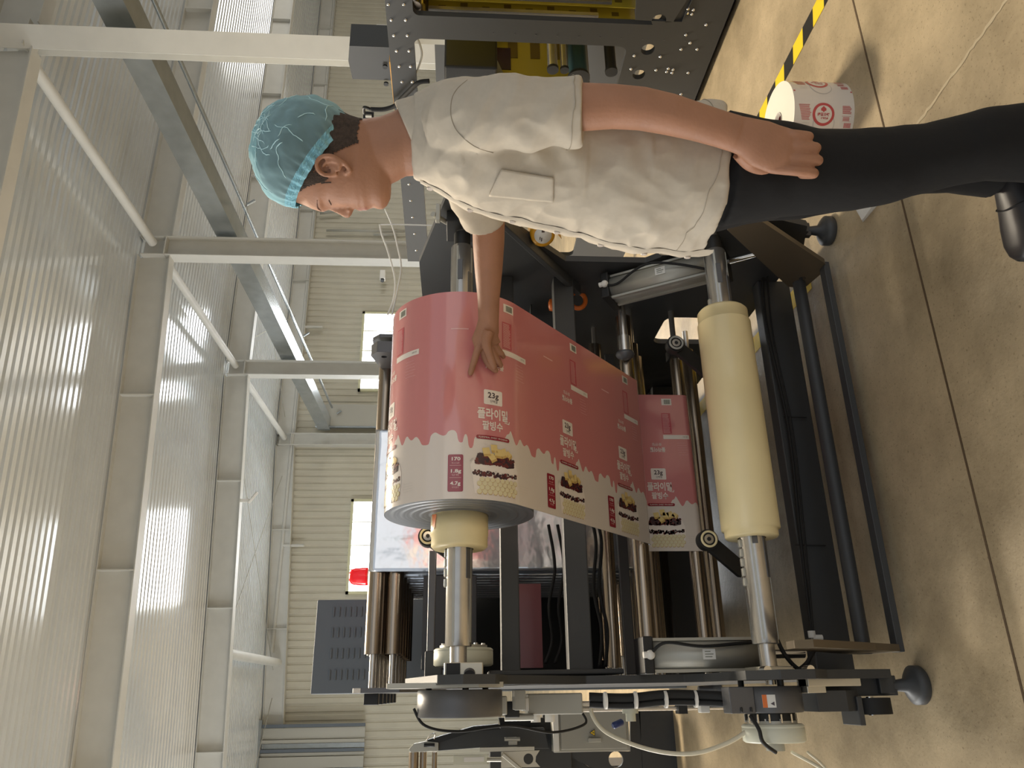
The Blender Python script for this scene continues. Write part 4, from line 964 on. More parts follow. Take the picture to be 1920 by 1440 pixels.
for k in range(30):
    th = PI/2+rc.uniform(-1.35, 1.35); ph = rc.uniform(-.1, 1.1); an = rc.choice((1.9, 2.1, .3, 1.2, 2.6)); L = rc.randint(6, 16); pts = []
    for j in range(L):
        pts.append(net_pt(th, ph)+PL*.0012); an += rc.uniform(-.55, .55); th += .05*math.cos(an)/max(.35, math.cos(ph)); ph = min(1.35, max(-.3, ph+.05*math.sin(an)))
    mb.tube(pts, [.0002]+[.0006+.0005*rc.random() for _ in range(L-2)]+[.0002], 'crease', 5)
child(mb, 'net_creases', o)
mb = MB(); rings = []
for j in range(5):
    ph = -.48+.055*j; rings.append([net_pt(2*PI*i/nT, ph) for i in range(nT)])
mb.loft(rings, 'netedge', caps=False); e_ = child(mb, 'elastic_edge', o)
# --- shirt
sb = MB()
T_ = [(.728, -.100, .190, .165), (.76, -.104, .195, .170), (.83, -.108, .196, .171), (.90, -.112, .190, .166), (.98, -.122, .172, .163), (1.06, -.133, .152, .165), (1.14, -.136, .137, .160), (1.20, -.138, .122, .158), (1.245, -.136, .108, .150), (1.28, -.130, .088, .132), (1.305, -.122, .073, .112), (1.325, -.114, .062, .092), (1.345, -.104, .055, .075)]
rings = [ering(z, fb, ff, hw, e=2.25, n=56) for z, fb, ff, hw in T_]
def hem(p):
    f, l, z = loc(p); return p+Vector((0, 0, .30*max(0, f-.09)+.028*max(0, l)/.16))
rings[0] = [hem(p) for p in rings[0]]
sb.loft(rings, 'shirt')
limb(sb, [(W(-.04, .090, 1.285), .05, .056), (W(-.042, .130, 1.265), .052, .062), (W(-.040, .166, 1.225), .052, .066), (W(-.038, .186, 1.16), .052, .064), (W(-.038, .199, 1.10), .051, .061), (W(-.040, .205, 1.06), .050, .058), (W(-.041, .207, 1.042), .050, .058)], 'shirt', 36)
cf = Vector((1.088, 1.60, 1.198)); cdir = (el-sh).normalized()
limb(sb, [(sh+Vector((0, 0, .0))-cdir*.05, .050, .060), (sh, .056, .066), (sh.lerp(cf, .5), .055, .060), (sh.lerp(cf, .85), .054, .055), (cf, .054, .056)], 'shirt', 32, flat=(.6, .2, 0))
shirt = remesh(sb, 'shirt', .004, 8, ['shirt', 'seam'])
# folds
def fold(p):
    return _fold(p)
def _fold(p):
    f, l, z = loc(p); d = 0
    if l > .12 or True:
        d += .006*noise.noise(Vector((f*9+z*7, l*9, z*5+f*6)))
    d += .0045*(1-abs(noise.noise(Vector((f*10-z*16, l*8, z*6+3))))*2.2)
    d += .0030*(1-abs(noise.noise(Vector((f*22+z*9, l*16, z*20-f*14))))*3)*(.4+abs(noise.noise(Vector((f*6, l*6, z*6)))))
    if z < 1.02: d += .006*noise.noise(Vector((f*20+z*14, l*14, z*9+9)))
    if .9 < z < 1.25 and l > .12: d += .004*math.sin((z*1.3+f*1.1)*60+3*noise.noise(Vector((f*9, l*9, z*9))))*math.exp(-((f-.02)/.035)**2)
    return d
me = shirt.data
nrm = [v.normal.copy() for v in me.vertices]
for v, nv in zip(me.vertices, nrm):
    v.co += nv*fold(v.co)*.85
SBVH = BVHTree.FromPolygons([v.co.copy() for v in me.vertices], [tuple(q_.vertices) for q_ in me.polygons])
shirt.parent = person; me.transform(Matrix.Translation(-PO))
# collar, placket, buttons, pocket, seams
def torso_surf(z, ang, off=.004):
    a0 = torso_raw(z, ang, .12); c0 = torso_raw(z, ang, -.06)
    hit = SBVH.ray_cast(a0, (c0-a0).normalized(), .3)
    if hit[0] is None: return torso_raw(z, ang, off)
    return hit[0]-(c0-a0).normalized()*max(.0012, off-.0035)
def torso_raw(z, ang, off=.004):
    """point on the shirt trunk at height z, ang=0 front, + towards the camera side"""
    for i in range(len(T_)-1):
        if T_[i][0] <= z <= T_[i+1][0]:
            t_ = (z-T_[i][0])/(T_[i+1][0]-T_[i][0]); fb, ff, hw = [T_[i][k]*(1-t_)+T_[i+1][k]*t_ for k in (1, 2, 3)]; break
    else: fb, ff, hw = T_[-1][1:] if z > 1 else T_[0][1:]
    c, a = (fb+ff)/2, (ff-fb)/2; cs, sn = math.cos(ang), math.sin(ang); e = 2.25
    return W(c+(a+off)*math.copysign(abs(cs)**(2/e), cs), (hw+off)*math.copysign(abs(sn)**(2/e), sn), z)
mb = MB(); rings = []
for k in range(41):
    a = -2.75+5.5*k/40; r_in, r_out = .066, .098; top = 1.382-.055*max(0, math.cos(a))**1.0+.022*max(0, -math.cos(a)); 
    # a = 0 at the back of the neck
    fa = -math.cos(a); la = math.sin(a); zz = 1.377-.062*(1-math.cos(a))/2
    cx = -.020
    def q(r, z): return W(cx+fa*r*1.0, la*r*1.02, z)
    drop = .050+.020*max(0, -math.cos(a))
    rings.append([q(.0665, zz-.03), q(.0655, zz+.004), q(.0690, zz+.010), q(.0735, zz+.006), q(.090, zz-drop), q(.0865, zz-drop-.002), q(.0700, zz-.004)])
mb.loft(rings, 'shirt'); child(mb, 'collar')
mb = MB()
rows = [(z, .10+(.04 if z < 1.0 else 0)) for z in [1.335-.0204*k for k in range(30)]]
V = [];
for z, a in rows: V += [torso_surf(z, a-.05, .0035), torso_surf(z, a+.02, .008), torso_surf(z, a+.16, .008), torso_surf(z, a+.20, .0035)]
mb.add(V, [(i*4+j, i*4+j+1, i*4+j+5, i*4+j+4) for i in range(len(rows)-1) for j in range(3)], 'shirt', True); child(mb, 'placket')
for z in (1.315, 1.235, 1.15, 1.06, .97, .88, .79):
    c = torso_surf(z, .19, .010); nb = (c-W(.02, 0, z)).normalized()
    mb = MB(); mb.lathe(c, c+nb, [(-.003, .0065), (.0, .0065), (.0012, .0058), (.0006, .004)], 'printgrey', 20); child(mb, 'button')
CAMO = Vector((0, 0, EYE))
def onshirt(x, y, off=.0012):
    d = (P(x, y, Y=1.3)-CAMO).normalized(); h_ = SBVH.ray_cast(CAMO, d, 4)
    return (h_[0] if h_[0] is not None else P(x, y, Y=1.2))-d*off
mb = MB(); V = []; nz, na = 24, 12
PK = ((940, 317), (1038, 333), (1038, 378), (917, 366))
def pk(u, v): return tuple((PK[0][c]*(1-u)+PK[1][c]*u)*(1-v)+(PK[3][c]*(1-u)+PK[2][c]*u)*v for c in (0, 1))
for i in range(nz+1):
    for j in range(na+1): V.append(onshirt(*pk(i/nz, j/na), off=.0032))
mb.add(V, [(i*(na+1)+j, i*(na+1)+j+1, (i+1)*(na+1)+j+1, (i+1)*(na+1)+j) for i in range(nz) for j in range(na)], 'shirt', True); o = child(mb, 'chest_pocket'); sd = o.modifiers.new('s', 'SOLIDIFY'); sd.thickness = .0035
mb = MB()
for u0, v0, u1, v1 in ((.2, 0, .2, 1), (.0, .03, 1, .03), (.0, .97, 1, .97), (.98, 0, .98, 1)): mb.tube([onshirt(*pk(u0+(u1-u0)*k/12, v0+(v1-v0)*k/12), off=.0050) for k in range(13)], .0007, 'seam', 6)
child(mb, 'pocket_stitching', o)
def drape(pts, off=.0012):
    out = []
    for q_ in pts:
        h_ = SBVH.find_nearest(q_)
        out.append(h_[0]+h_[1]*off)
    return out
mb = MB(); mb.tube([onshirt(x, y) for x, y in [(c_.x, c_.y) for c_ in curve([(876, 150, 0), (858, 165, 0), (847, 185, 0), (845, 215, 0), (853, 240, 0), (868, 258, 0), (892, 276, 0), (925, 287, 0)], 6)]], .0007, 'seam', 6); child(mb, 'shoulder_seam')
mb = MB(); mb.tube(drape([W(-.041+.07*math.cos(t_), .207+.07*math.sin(t_), 1.062) for t_ in [2*PI*k/48 for k in range(49)]]), .0006, 'seam', 6); child(mb, 'cuff_seam')
mb = MB(); mb.tube(drape([W(.05+.16*math.cos(t_), .0+.20*math.sin(t_), .775+.05*max(0, math.cos(t_))) for t_ in [2*PI*k/80 for k in range(81)]]), .0006, 'seam', 6); child(mb, 'hem_seam')
# --- trousers
tb = MB()
tb.loft([ering(z, fb, ff, hw, lc) for z, fb, ff, hw, lc in ((.60, -.06, .125, .10, .02), (.66, -.065, .135, .135, .015), (.72, -.082, .150, .148, .01), (.80, -.085, .15, .15, 0))], 'trousers')
limb_pts = [(.74, -.080, .145, .085), (.65, -.062, .130, .085), (.56, -.049, .118, .082), (.48, -.052, .107, .078), (.43, -.058, .096, .074), (.34, -.068, .072, .070), (.28, -.084, .055, .068), (.20, -.105, .043, .068), (.13, -.116, .042, .068), (.07, -.120, .044, .068), (.035, -.118, .042, .066)]
tb.loft([ering(z, fb, ff, hw, .085) for z, fb, ff, hw in limb_pts], 'trousers')
tb.loft([ering(z, fb, ff, hw, lc) for z, fb, ff, hw, lc in ((.74, -.06, .14, .08, -.06), (.55, -.03, .115, .072, -.055), (.42, -.03, .095, .066, -.055), (.30, -.045, .060, .062, -.055), (.18, -.05, .048, .060, -.06), (.12, -.045, .056, .060, -.06), (.085, -.04, .060, .058, -.06))], 'trousers')
tr = remesh(tb, 'trousers', .006, 4, ['trousers'])
for v in tr.data.vertices:
    f, l, z = loc(v.co); nv = v.normal
    v.co += nv*(.006*noise.noise(Vector((f*8, l*8, z*9)))+.003*noise.noise(Vector((f*10+z*8, l*10, z*16))))
tr.parent = person; tr.data.transform(Matrix.Translation(-PO))
# --- shoes
def shoe(f0, l0, yaw):
    mb = MB(); ca, sa = math.cos(yaw), math.sin(yaw)
    def S(f, l, z): return W(f0+f*ca-l*sa, l0+f*sa+l*ca, z)
    rings = []
    for f, hw, h in ((-.085, .020, .055), (-.075, .032, .075), (-.04, .036, .085), (.0, .038, .082), (.04, .040, .070), (.08, .046, .056), (.12, .048, .046), (.155, .042, .038), (.178, .028, .030), (.188, .012, .022)):
        rings.append([S(f, hw*math.copysign(abs(math.cos(t))**.75, math.cos(t)), .018+max(0, math.sin(t))**.8*(h-.018) if math.sin(t) > 0 else .018+.004*math.sin(t)) for t in [2*PI*k/24 for k in range(24)]])
    mb.loft(rings, 'shoe'); o = child(mb, 'shoe')
    mb = MB(); sole = [];
    for z in (0.0, .020):
        sole.append([S(f, l, z) for f, l in [(.192*math.cos(t) if math.cos(t) > 0 else .09*math.cos(t), (.050 if math.cos(t) > 0 else .040)*math.sin(t)) for t in [2*PI*k/40 for k in range(40)]]])
    mb.loft(sole, 'rubber'); child(mb, 'sole', o)
    mb = MB(); mb.tube(curve([S(.06, .043, .03), S(.075, .03, .055), (S(.082, 0, .061)), S(.075, -.03, .055), S(.06, -.043, .03)], 5), .0014, 'rubber', 6); child(mb, 'stitching', o)
shoe(.005, -.06, .12); shoe(-.06, .085, .1)

# ================================================================ MACHINE WITH YELLOW FILM, RIGHT
mx = 2.9
pm = thing('laminating_machine', 'dark bolted machine frame with yellow printed film behind the worker', 'machine', (mx, 3.4, 0))
out = [(2.05, .03), (3.3, .03), (4.84, .10), (4.84, 1.64), (2.05, 1.60)]
h1 = rrect(2.12, .33, 2.665, 1.485, .03); h2 = rrect(2.80, .46, 4.72, 1.49, .04)
def holec(x, y, r): q = P(x, y, X=mx); return circle(q.y, q.z, r, 24)
mb = MB(); plate(mb, [out, h1, h2, holec(1198, 140, .032), holec(1215, 93, .034)], lambda u, v, w_: (mx+w_, u, v), .03, 'darkframe'); mb.build('side_frame', pm, .003)
mb = MB(); q0 = [(2.30, .20), (2.63, .24), (2.63, .46), (2.30, .52)]
plate(mb, [q0, holec(1235, 35, .034)], lambda u, v, w_: (mx-.012+w_, u, v), .012, 'darkframe'); mb.build('access_plate', pm, .002)
bolts = [(728+i*5.1, 8+i*29) for i in range(7)]+[(757+i*3.2, 8+i*29) for i in range(6)]+[(767+i*3.4, 345+i*31) for i in range(5)]
bolts += [(1211, 22), (1262, 24), (1290, 16), (1300, 18), (1289, 24), (1297, 26), (1324, 46), (1286, 65), (1294, 80), (1277, 92), (1307, 92), (1189, 104), (1238, 106), (1253, 128), (1262, 130), (1250, 134), (1260, 136), (1183, 129), (1230, 131), (1290, 136), (1277, 176)]
for x, y in bolts:
    c = P(x, y, X=mx); MB().lathe(c, c-Vector((1, 0, 0)), [(-.002, .0085), (.001, .0085), (.006, .006), (.008, .003)], 'chrome', 12).build('bolt', pm)
for i in range(10):
    c = P(925+i*40, 62+i*1.6, X=mx); MB().cyl(c, c-Vector((.002, 0, 0)), .0028, 'greyplate', 8).build('small_screw', pm)
# web passes and rollers inside
for i, (y, x0) in enumerate(((2.35, 3.0), (2.47, 3.0), (2.58, 3.02), (2.66, 3.05))):
    mb = MB(); mb.box((3.02, y+.10, .42), (3.95, y+.104, 1.46), 'yellow')
    r = random.Random(i)
    for a in range(3):
        for b_ in range(9): mb.box((3.05+a*.28+.02*(b_ % 2), y+.0985, .50+b_*.105), (3.075+a*.28+.02*(b_ % 2), y+.0995, .535+b_*.105), 'yellowink')
    mb.build('yellow_web', pm)
    MB().cyl((mx+.03, y+.06, 1.475-.03*(i % 2)), (4.05, y+.06, 1.475-.03*(i % 2)), .026, 'roller', 24).build('guide_roller', pm)
    MB().box((3.0, y+.055, .46+.05*i), (3.02, y+.07, 1.45), 'steel').build('steel_strip', pm)
mb = MB(); mb.box((3.0, 3.42, .56), (4.1, 3.425, 1.20), 'yellow')
for a in range(3):
    for b_ in range(4): mb.box((3.12+a*.3, 3.415, .68+b_*.13), (3.24+a*.3, 3.419, .735+b_*.13), 'yellowink')
for a in (3.33, 3.63): mb.box((a, 3.414, .98), (a+.16, 3.419, 1.12), 'bean2')
mb.build('yellow_web', pm)
mb = MB(); mb.add([(3.0, 3.36, 1.20), (3.9, 3.36, 1.20), (3.9, 3.36, .66), (3.45, 3.36, 1.10), (3.0, 3.36, .94)], [(0, 1, 2, 3, 4)], 'greypaint'); mb.build('slip_sheet', pm)
for y, z, r, m_ in ((3.0, .80, .026, 'steel'), (3.0, .74, .020, 'steel'), (3.05, .66, .05, 'teal'), (3.0, .50, .028, 'black'), (3.5, .56, .05, 'black'), (3.8, 1.25, .03, 'roller'), (4.1, .9, .06, 'teal')):
    MB().cyl((mx+.035, y, z), (4.1, y, z), r, m_, 24).cyl((mx+.03, y, z), (mx+.045, y, z), r*1.15, 'black', 24).build('guide_roller', pm)
MB().box((4.1, 2.1, .03), (4.13, 4.8, 1.45), 'darkframe').build('far_frame', pm)
MB().box((mx+.05, 3.02, 1.08), (3.35, 3.62, 1.35), 'black').build('drive_box', pm, .01)
mb = MB()
for y0 in (2.45, 2.52, 2.6): mb.tube(curve([(3.05, y0, .10), (3.03, y0+.02, .25), (3.06, y0, .45), (3.08, y0+.03, .60)], 6), .014, 'rubber')
mb.build('cable_bunch', pm)
mb = MB(); mb.tube(curve([P(776, 62, X=2.94), P(786, 80, X=2.94), P(791, 102, X=2.94), P(785, 125, X=2.94), P(778, 140, X=2.94)], 6), .005, 'alu'); mb.build('conduit', pm)
mb = MB(); mb.tube(curve([P(805, 152, X=2.86), P(785, 155, X=2.86), P(768, 170, X=2.86), P(750, 188, X=2.86), P(741, 198, X=2.86), P(720, 205, X=2.86), P(695, 205, X=2.86)], 6), .012, 'rubber'); mb.build('hose', pm)
t = thing('switch_box', 'small dark switch box with a curved cable near the worker nape', 'box', P(690, 212, X=3.2))
MB().box(P(700, 222, X=3.2), P(682, 212, X=3.25), 'black').build('box_body', t); MB().box(P(697, 221, X=3.19), P(685, 214, X=3.20), 'greypaint').build('box_face', t)
MB().tube(curve([P(700, 208, X=3.2), P(693, 204, X=3.2), P(684, 201, X=3.2), P(682, 205, X=3.2), P(683, 213, X=3.2)], 5), .009, 'black').build('cable', t)
t = thing('control_panel', 'dark grey angled control panel rising above the bolted frame behind the worker', 'panel', (3.4, 3.3, 1.6))
a = P(656, 73, X=3.35); b = P(653, 114, X=3.3); c = P(660, 161, X=3.25); base = 1.58
mb = MB(); q = [(a.y, a.z), (b.y, b.z), (c.y, c.z), (c.y, base), (a.y, base)]
plate(mb, [q], lambda u, v, w_: (3.3+w_, u, v), .16, 'darkframe'); mb.build('panel_body', t, .004)
for x, y in ((722, 124), (724, 156)): cc_ = P(x, y, X=3.29); MB().cyl(cc_, cc_-Vector((.01, 0, 0)), .014, 'black', 16).build('panel_knob', t)
mb = MB(); a = P(729, 94, X=3.1); b = P(737, 190, X=3.1); mb.box((3.02, a.y, a.z-.03), (3.10, b.y, a.z-.005), 'tape')
tag(recenter(mb.build('amber_guard'), (3.06, a.y, a.z)), 'amber yellow guard strip lying along the top edge of the bolted frame', 'guard')
mb = MB(); a = P(716, 70, X=3.7); mb.box(a+Vector((-.05, -.05, -.06)), a+Vector((.05, .05, .03)), 'white'); mb.box(a+Vector((-.02, -.02, -.4)), a+Vector((.02, .02, -.06)), 'greypaint')
tag(recenter(mb.build('white_lamp'), a), 'small white lamp block beside the dark control panel', 'lamp')
# thick cables on the floor under the frame
for i, (r, off, lab) in enumerate(((.022, 0, 'thick black cable on the floor nearest the bolted frame, outer of the two'), (.016, .06, 'thinner black cable lying against the foot of the bolted frame, inner of the two'))):
    pts = [P(1376+off*-260, -20, Z=r), P(1366-off*260, 12, Z=r), P(1352-off*220, 45, Z=r), P(1332-off*200, 95, Z=r), P(1312-off*180, 145, Z=r), P(1296-off*160, 190, Z=r), P(1290-off*150, 215, Z=r)]
    o = MB().tube(curve(pts, 6), r, 'rubber', 14).build('floor_cable'); tag(recenter(o, pts[0]), lab, 'cable', 'floor cables by the bolted frame')
# ================================================================ PRINTED ROLL STANDING ON THE FLOOR
fc = P(1566, 232, Z=0); fr = .128; fh = P(1459, 228, Y=fc.y).z
t = thing('label_roll', 'white roll of red printed film standing on end on the concrete floor', 'film roll', fc)
mb = MB(); n = 96
def fpt(a, h, off=0): ang = math.atan2(-fc.y, -fc.x)+a/fr; return (fc.x+math.cos(ang)*(fr+off), fc.y+math.sin(ang)*(fr+off), h)
mb.lathe(fc, fc+Vector((0, 0, 1)), [(0, fr), (fh, fr)], 'printwhite', n, caps=False)
mb.lathe(fc, fc+Vector((0, 0, 1)), [(fh, fr), (fh+.0005, fr-.002), (fh, .030)], 'paper', n, caps=False)
FA = Art(); r = random.Random(2)
def fcell(a0, b0):
    for rr_, m_, ly in ((.036, 'printred', 1), (.0275, 'printwhite', 2)): FA.disc(b0, .095+a0, rr_, m_, ly, 40)
    FA.text('绿豆沙饼', .0105, b0, .090+a0, 'printred', 3, bold=.0003, wmax=.040); FA.text('传统手工', .006, b0+.001, .079+a0, 'printred', 3, wmax=.024)
    FA.poly([(b0-.009, .108+a0), (b0+.009, .108+a0), (b0+.006, .113+a0), (b0, .116+a0), (b0-.006, .113+a0)], 'printred', 3); FA.rect(b0-.009, .1035+a0, b0+.009, .105+a0, 'printred', 3)
    FA.text('始于匠心 传承美味', .0045, b0+.040, .063+a0, 'printred', 1, wmax=.03)
for cell in (-.165, 0, .165): pass
# art runs down the roll: reading direction is along the height
E_ = []
def put(ac):
    def rect(a0, h0, a1, h1, m, ly=1): E_.append(([(a0, h0), (a1, h0), (a1, h1), (a0, h1)], [(0, 1, 2, 3)], m, ly))
    def tx(s, size, a, h, m, ly=1, wmax=None):
        vs, fs = text2d(s, size, .0003)
        if not vs: return
        xs = [v[0] for v in vs]; k = wmax/(max(xs)-min(xs)) if wmax else 1
        E_.append(([(a+y, h-x*k) for x, y in vs], fs, m, ly))
    def disc(a, h, rr_, m, ly): E_.append(([(a+rr_*math.cos(2*PI*k/44), h+rr_*math.sin(2*PI*k/44)) for k in range(44)], [tuple(range(44))], m, ly))
    H = fh
    disc(ac-.030, H*.50, .036, 'printgrey', 1); disc(ac-.030, H*.50, .033, 'printwhite', 2)
    disc(ac, H*.52, .036, 'printred', 3); disc(ac, H*.52, .0275, 'printwhite', 4)
    tx('绿豆沙饼', .011, ac-.002, H*.52, 'printred', 5, .040); tx('传统糕点', .006, ac-.013, H*.50, 'printred', 5, .024)
    tx('◆', .02, ac+.014, H*.52, 'printred', 5)
    E_.append(([(ac+.010, H*.52+.009), (ac+.010, H*.52-.009), (ac+.015, H*.52-.007), (ac+.019, H*.52), (ac+.015, H*.52+.007)], [(0, 1, 2, 3, 4)], 'printred', 5))
    for k in range(12): rect(ac+.028-k*.0042, H*.93-.001*k, ac+.030-k*.0042, H*.93-.034-.008*r.random(), 'printred')
    for k in range(7): rect(ac+.026-k*.0038, H*.20, ac+.028-k*.0038, H*.20-.024-.006*r.random(), 'printred')
    rect(ac-.004, H*.21, ac-.0048, H*.06, 'printred'); rect(ac-.020, H*.20, ac-.0205, H*.06, 'printred')
    for k in range(3): rect(ac-.008-k*.004, H*.19, ac-.010-k*.004, H*.08, 'printred')
    for k in range(9): rect(ac-.040, H*.16-k*.0026, ac-.025, H*.16-k*.0026-.0016, 'printred')
    rect(ac-.056, H*.985, ac-.050, H*.955, 'printred'); rect(ac-.056, H*.03, ac-.050, H*.005, 'printred')
    for k in range(3): rect(ac-.028-k*.006, H*.86, ac-.0285-k*.006, H*.74, 'bargrey')
for ac in (-.135, -.0, .135, .27, -.27): put(ac+.028)
for vs, fs, m_, ly in E_:
    bm = bmesh.new(); bv = [bm.verts.new((a, h, 0)) for a, h in vs]
    for f in fs:
        try: bm.faces.new([bv[i] for i in f])
        except ValueError: pass
    xs = [v[0] for v in vs]; x = math.ceil(min(xs)/.008)*.008
    while x < max(xs): bmesh.ops.bisect_plane(bm, geom=bm.verts[:]+bm.edges[:]+bm.faces[:], plane_co=(x, 0, 0), plane_no=(1, 0, 0)); x += .008
    bm.verts.index_update(); mb.add([fpt(v.co.x, v.co.y, .0004*ly) for v in bm.verts], [tuple(v.index for v in f.verts) for f in bm.faces], m_, True); bm.free()
mb.build('printed_film', t)
mb = MB(); mb.lathe(fc, fc+Vector((0, 0, 1)), [(0, .030), (0.0, .026), (fh+.0015, .026), (fh+.0015, .030)], 'printgrey', 40, caps=False); mb.lathe(fc, fc+Vector((0, 0, 1)), [(.002, .0255), (fh-.01, .0255)], 'bean', 40, caps=False); mb.build('cardboard_core', t)
# folded white board behind the legs
mb = MB(); a = P(1600, 384, Z=.02); b = P(1636, 380, Z=.0); c = P(1616, 414, Z=0.0)
mb.add([a, P(1640, 380, Z=.02), P(1616, 413, Z=.02), P(1604, 392, Z=0), P(1648, 382, Z=0), P(1618, 417, Z=0)], [(0, 1, 2), (3, 5, 4), (0, 2, 5, 3), (1, 0, 3, 4), (2, 1, 4, 5)], 'white')
tag(recenter(mb.build('foam_board'), c), 'corner of a small white board lying on the floor by the black trousers', 'board')
# ================================================================ SMALL THINGS ON THE REWINDER
c = P(1018, 441, Y=2.16); ax = Vector((-.80, -.58, -.06)).normalized()
t = thing('tape_roll', 'amber packing tape roll hung on the brace beside the shirt front', 'tape', c)
mb = MB(); mb.lathe(c-ax*.075, c, [(0, .028), (0, .040), (.075, .040), (.0752, .028)], 'tape', 40, caps=False); mb.build('wound_tape', t)
mb = MB(); mb.lathe(c-ax*.075, c, [(0, .029), (.077, .029), (.077, .0)], 'white', 40, caps=False)
q = ax.orthogonal().normalized(); q2 = ax.cross(q)
for dx, dy, w_, h_ in ((.012, .010, .010, .010), (-.014, -.006, .012, .003), (-.014, .001, .010, .003)): mb.box((-w_/2, -h_/2, 0), (w_/2, h_/2, .0008), 'ink', Matrix.Translation(c+ax*.0021+q*dx+q2*dy) @ ax.to_track_quat('Z', 'Y').to_matrix().to_4x4())
mb.build('tape_core', t)
mb = MB(); a0 = c+q*0; mb.add([c+Vector((.01, -.01, -.039)), c-ax*.06+Vector((.01, -.01, -.039)), c-ax*.05+Vector((-.01, 0, -.066)), c+Vector((-.02, -.01, -.060))], [(0, 1, 2, 3)], 'tape'); mb.build('tape_end', t)
t = thing('spray_bottle', 'white bottle with orange stripes behind the upper crossbeam, right of the pink roll', 'bottle', P(1050, 578, Y=2.57))
c0 = P(1048, 572, Y=2.57)
mb = MB(); mb.lathe(c0+Vector((0, 0, .04)), c0-Vector((0, 0, 1)), [(0, .010), (.004, .022), (.02, .026), (.03, .028)], 'orange', 28); mb.lathe(c0+Vector((0, 0, .012)), c0-Vector((0, 0, 1)), [(0, .028), (.02, .034), (.045, .040), (.047, .038)], 'white', 28); mb.build('bottle_body', t)
mb = MB(); mb.box((-.012, -.012, 0), (.012, .012, .001), 'tape', Matrix.Translation(c0+Vector((-.012, -.036, -.012))) @ Matrix.Rotation(PI/2, 4, 'X') @ Matrix.Rotation(.78, 4, 'Z')); o = mb.build('diamond_label', t)
mb = MB(); cc_ = P(1083, 563, Y=2.57); ptsr = [cc_+Vector((.034*math.sin(a), 0, .030*math.cos(a))) for a in [2*PI*k/24 for k in range(25)]]; mb.tube(ptsr, .009, 'orange', 10)
tag(recenter(mb.build('orange_ring_handle'), cc_), 'orange oval handle just right of the dark crossbeam beside the white bottle', 'handle')
# hanging white hoses from the ceiling side
t = thing('plastic_strips', 'thin white plastic strips looping down above the pink roll', 'strips', P(713, 420, Y=2.8))
MB().tube(curve([P(712, 421, Y=2.8), P(716, 440, Y=2.8), P(727, 470, Y=2.75), P(740, 520, Y=2.7), P(738, 560, Y=2.6), P(727, 590, Y=2.5)], 8), .0035, 'white').build('strip', t)
MB().tube(curve([P(722, 392, Y=2.8), P(736, 425, Y=2.8), P(745, 460, Y=2.75), P(752, 500, Y=2.7), P(745, 545, Y=2.6), P(735, 590, Y=2.5)], 8), .0035, 'white').build('strip', t)
MB().tube(curve([P(713, 421, Y=2.8), P(760, 421, Y=2.8), P(845, 424, Y=2.8)], 6), .003, 'white').build('strip', t)
# wall service pipes behind the worker
mb = MB()
for pts in (((612, 432), (760, 434)), ((600, 400), (640, 395)), ((640, 395), (650, 360)), ((700, 440), (742, 440)), ((742, 440), (742, 470))):
    mb.tube([P(*p, Y=BW-.2) for p in pts], .05, 'greypaint', 8)
tag(recenter(mb.build('wall_conduit'), P(612, 432, Y=BW-.2)), 'grey conduit runs on the back wall just in front of the worker face', 'pipe')
# ================================================================ SECOND MACHINE AT THE LEFT EDGE
t = thing('feeding_arm_machine', 'dark machine arm with silver end plate and three rollers at the lower left edge', 'machine', (-.6, 4.8, 0))
Yb = 4.7
def pp(pts, y=Yb): return [P(x, yy, Y=y) for x, yy in pts]
def slab(mb, pts, m, th=.03, y=Yb):
    q = pp(pts, y); k = len(q); V = q+[v+Vector((0, th, 0)) for v in q]
    mb.add(V, [tuple(range(k-1, -1, -1)), tuple(range(k, 2*k))]+[(i, (i+1) % k, (i+1) % k+k, i+k) for i in range(k)], m); return mb
slab(MB(), [(812, 1386), (890, 1366), (1020, 1364), (1030, 1404), (900, 1402), (822, 1408)], 'darkframe', .05).build('arm_plate', t, .003)
slab(MB(), [(800, 1388), (888, 1362), (935, 1358), (938, 1368), (890, 1371), (812, 1396)], 'black', .10, Yb-.02).build('arm_edge', t)
slab(MB(), [(766, 1405), (775, 1395), (800, 1390), (822, 1392), (822, 1408), (770, 1411)], 'alu', .06, Yb-.03).build('end_plate', t, .003)
for x, r in ((776, .027), (794, .018), (815, .014)):
    a = P(x, 1410, Y=Yb); MB().cyl(a, a-Vector((.45, 0, 0)), r, 'roller', 24).build('roller', t)
mb = MB(); slab(mb, [(935, 1346), (1022, 1346), (1022, 1372), (940, 1372)], 'black', .08, Yb+.1); mb.build('arm_block', t, .003)
mb = MB(); mb.cyl(P(795, 1397, Y=Yb-.05), P(815, 1397, Y=Yb-.05), .010, 'black', 14); mb.tube(curve(pp([(800, 1388), (808, 1377), (816, 1376), (814, 1386)], Yb-.04), 5), .003, 'steel'); mb.build('air_fitting', t)
mb = MB(); mb.box(P(850, 1416, Y=4.6), P(913, 1432, Y=4.55), 'creampaint'); mb.box(P(870, 1420, Y=4.548), P(908, 1428, Y=4.549), 'white'); mb.build('slim_cylinder', t, .002)
mb = MB(); mb.cyl(P(913, 1424, Y=4.6), P(940, 1424, Y=4.6), .012, 'alu', 14); mb.build('cylinder_rod', t)
mb = MB(); slab(mb, [(900, 1402), (1002, 1400), (1002, 1407), (900, 1410)], 'lightplate', .04, 4.58); mb.build('rail', t)
mb = MB()
q = pp([(940, 1410), (1012, 1407), (1005, 1418), (1004, 1428), (1013, 1438), (940, 1440)], 4.6); V2 = [(v.x, v.z) for v in q]
hc = P(991, 1423, Y=4.6); plate(mb, [V2, circle(hc.x, hc.z, .027)], lambda u, v, w_: (u, 4.6+w_, v), .015, 'lightplate'); mb.build('holed_plate', t, .002)
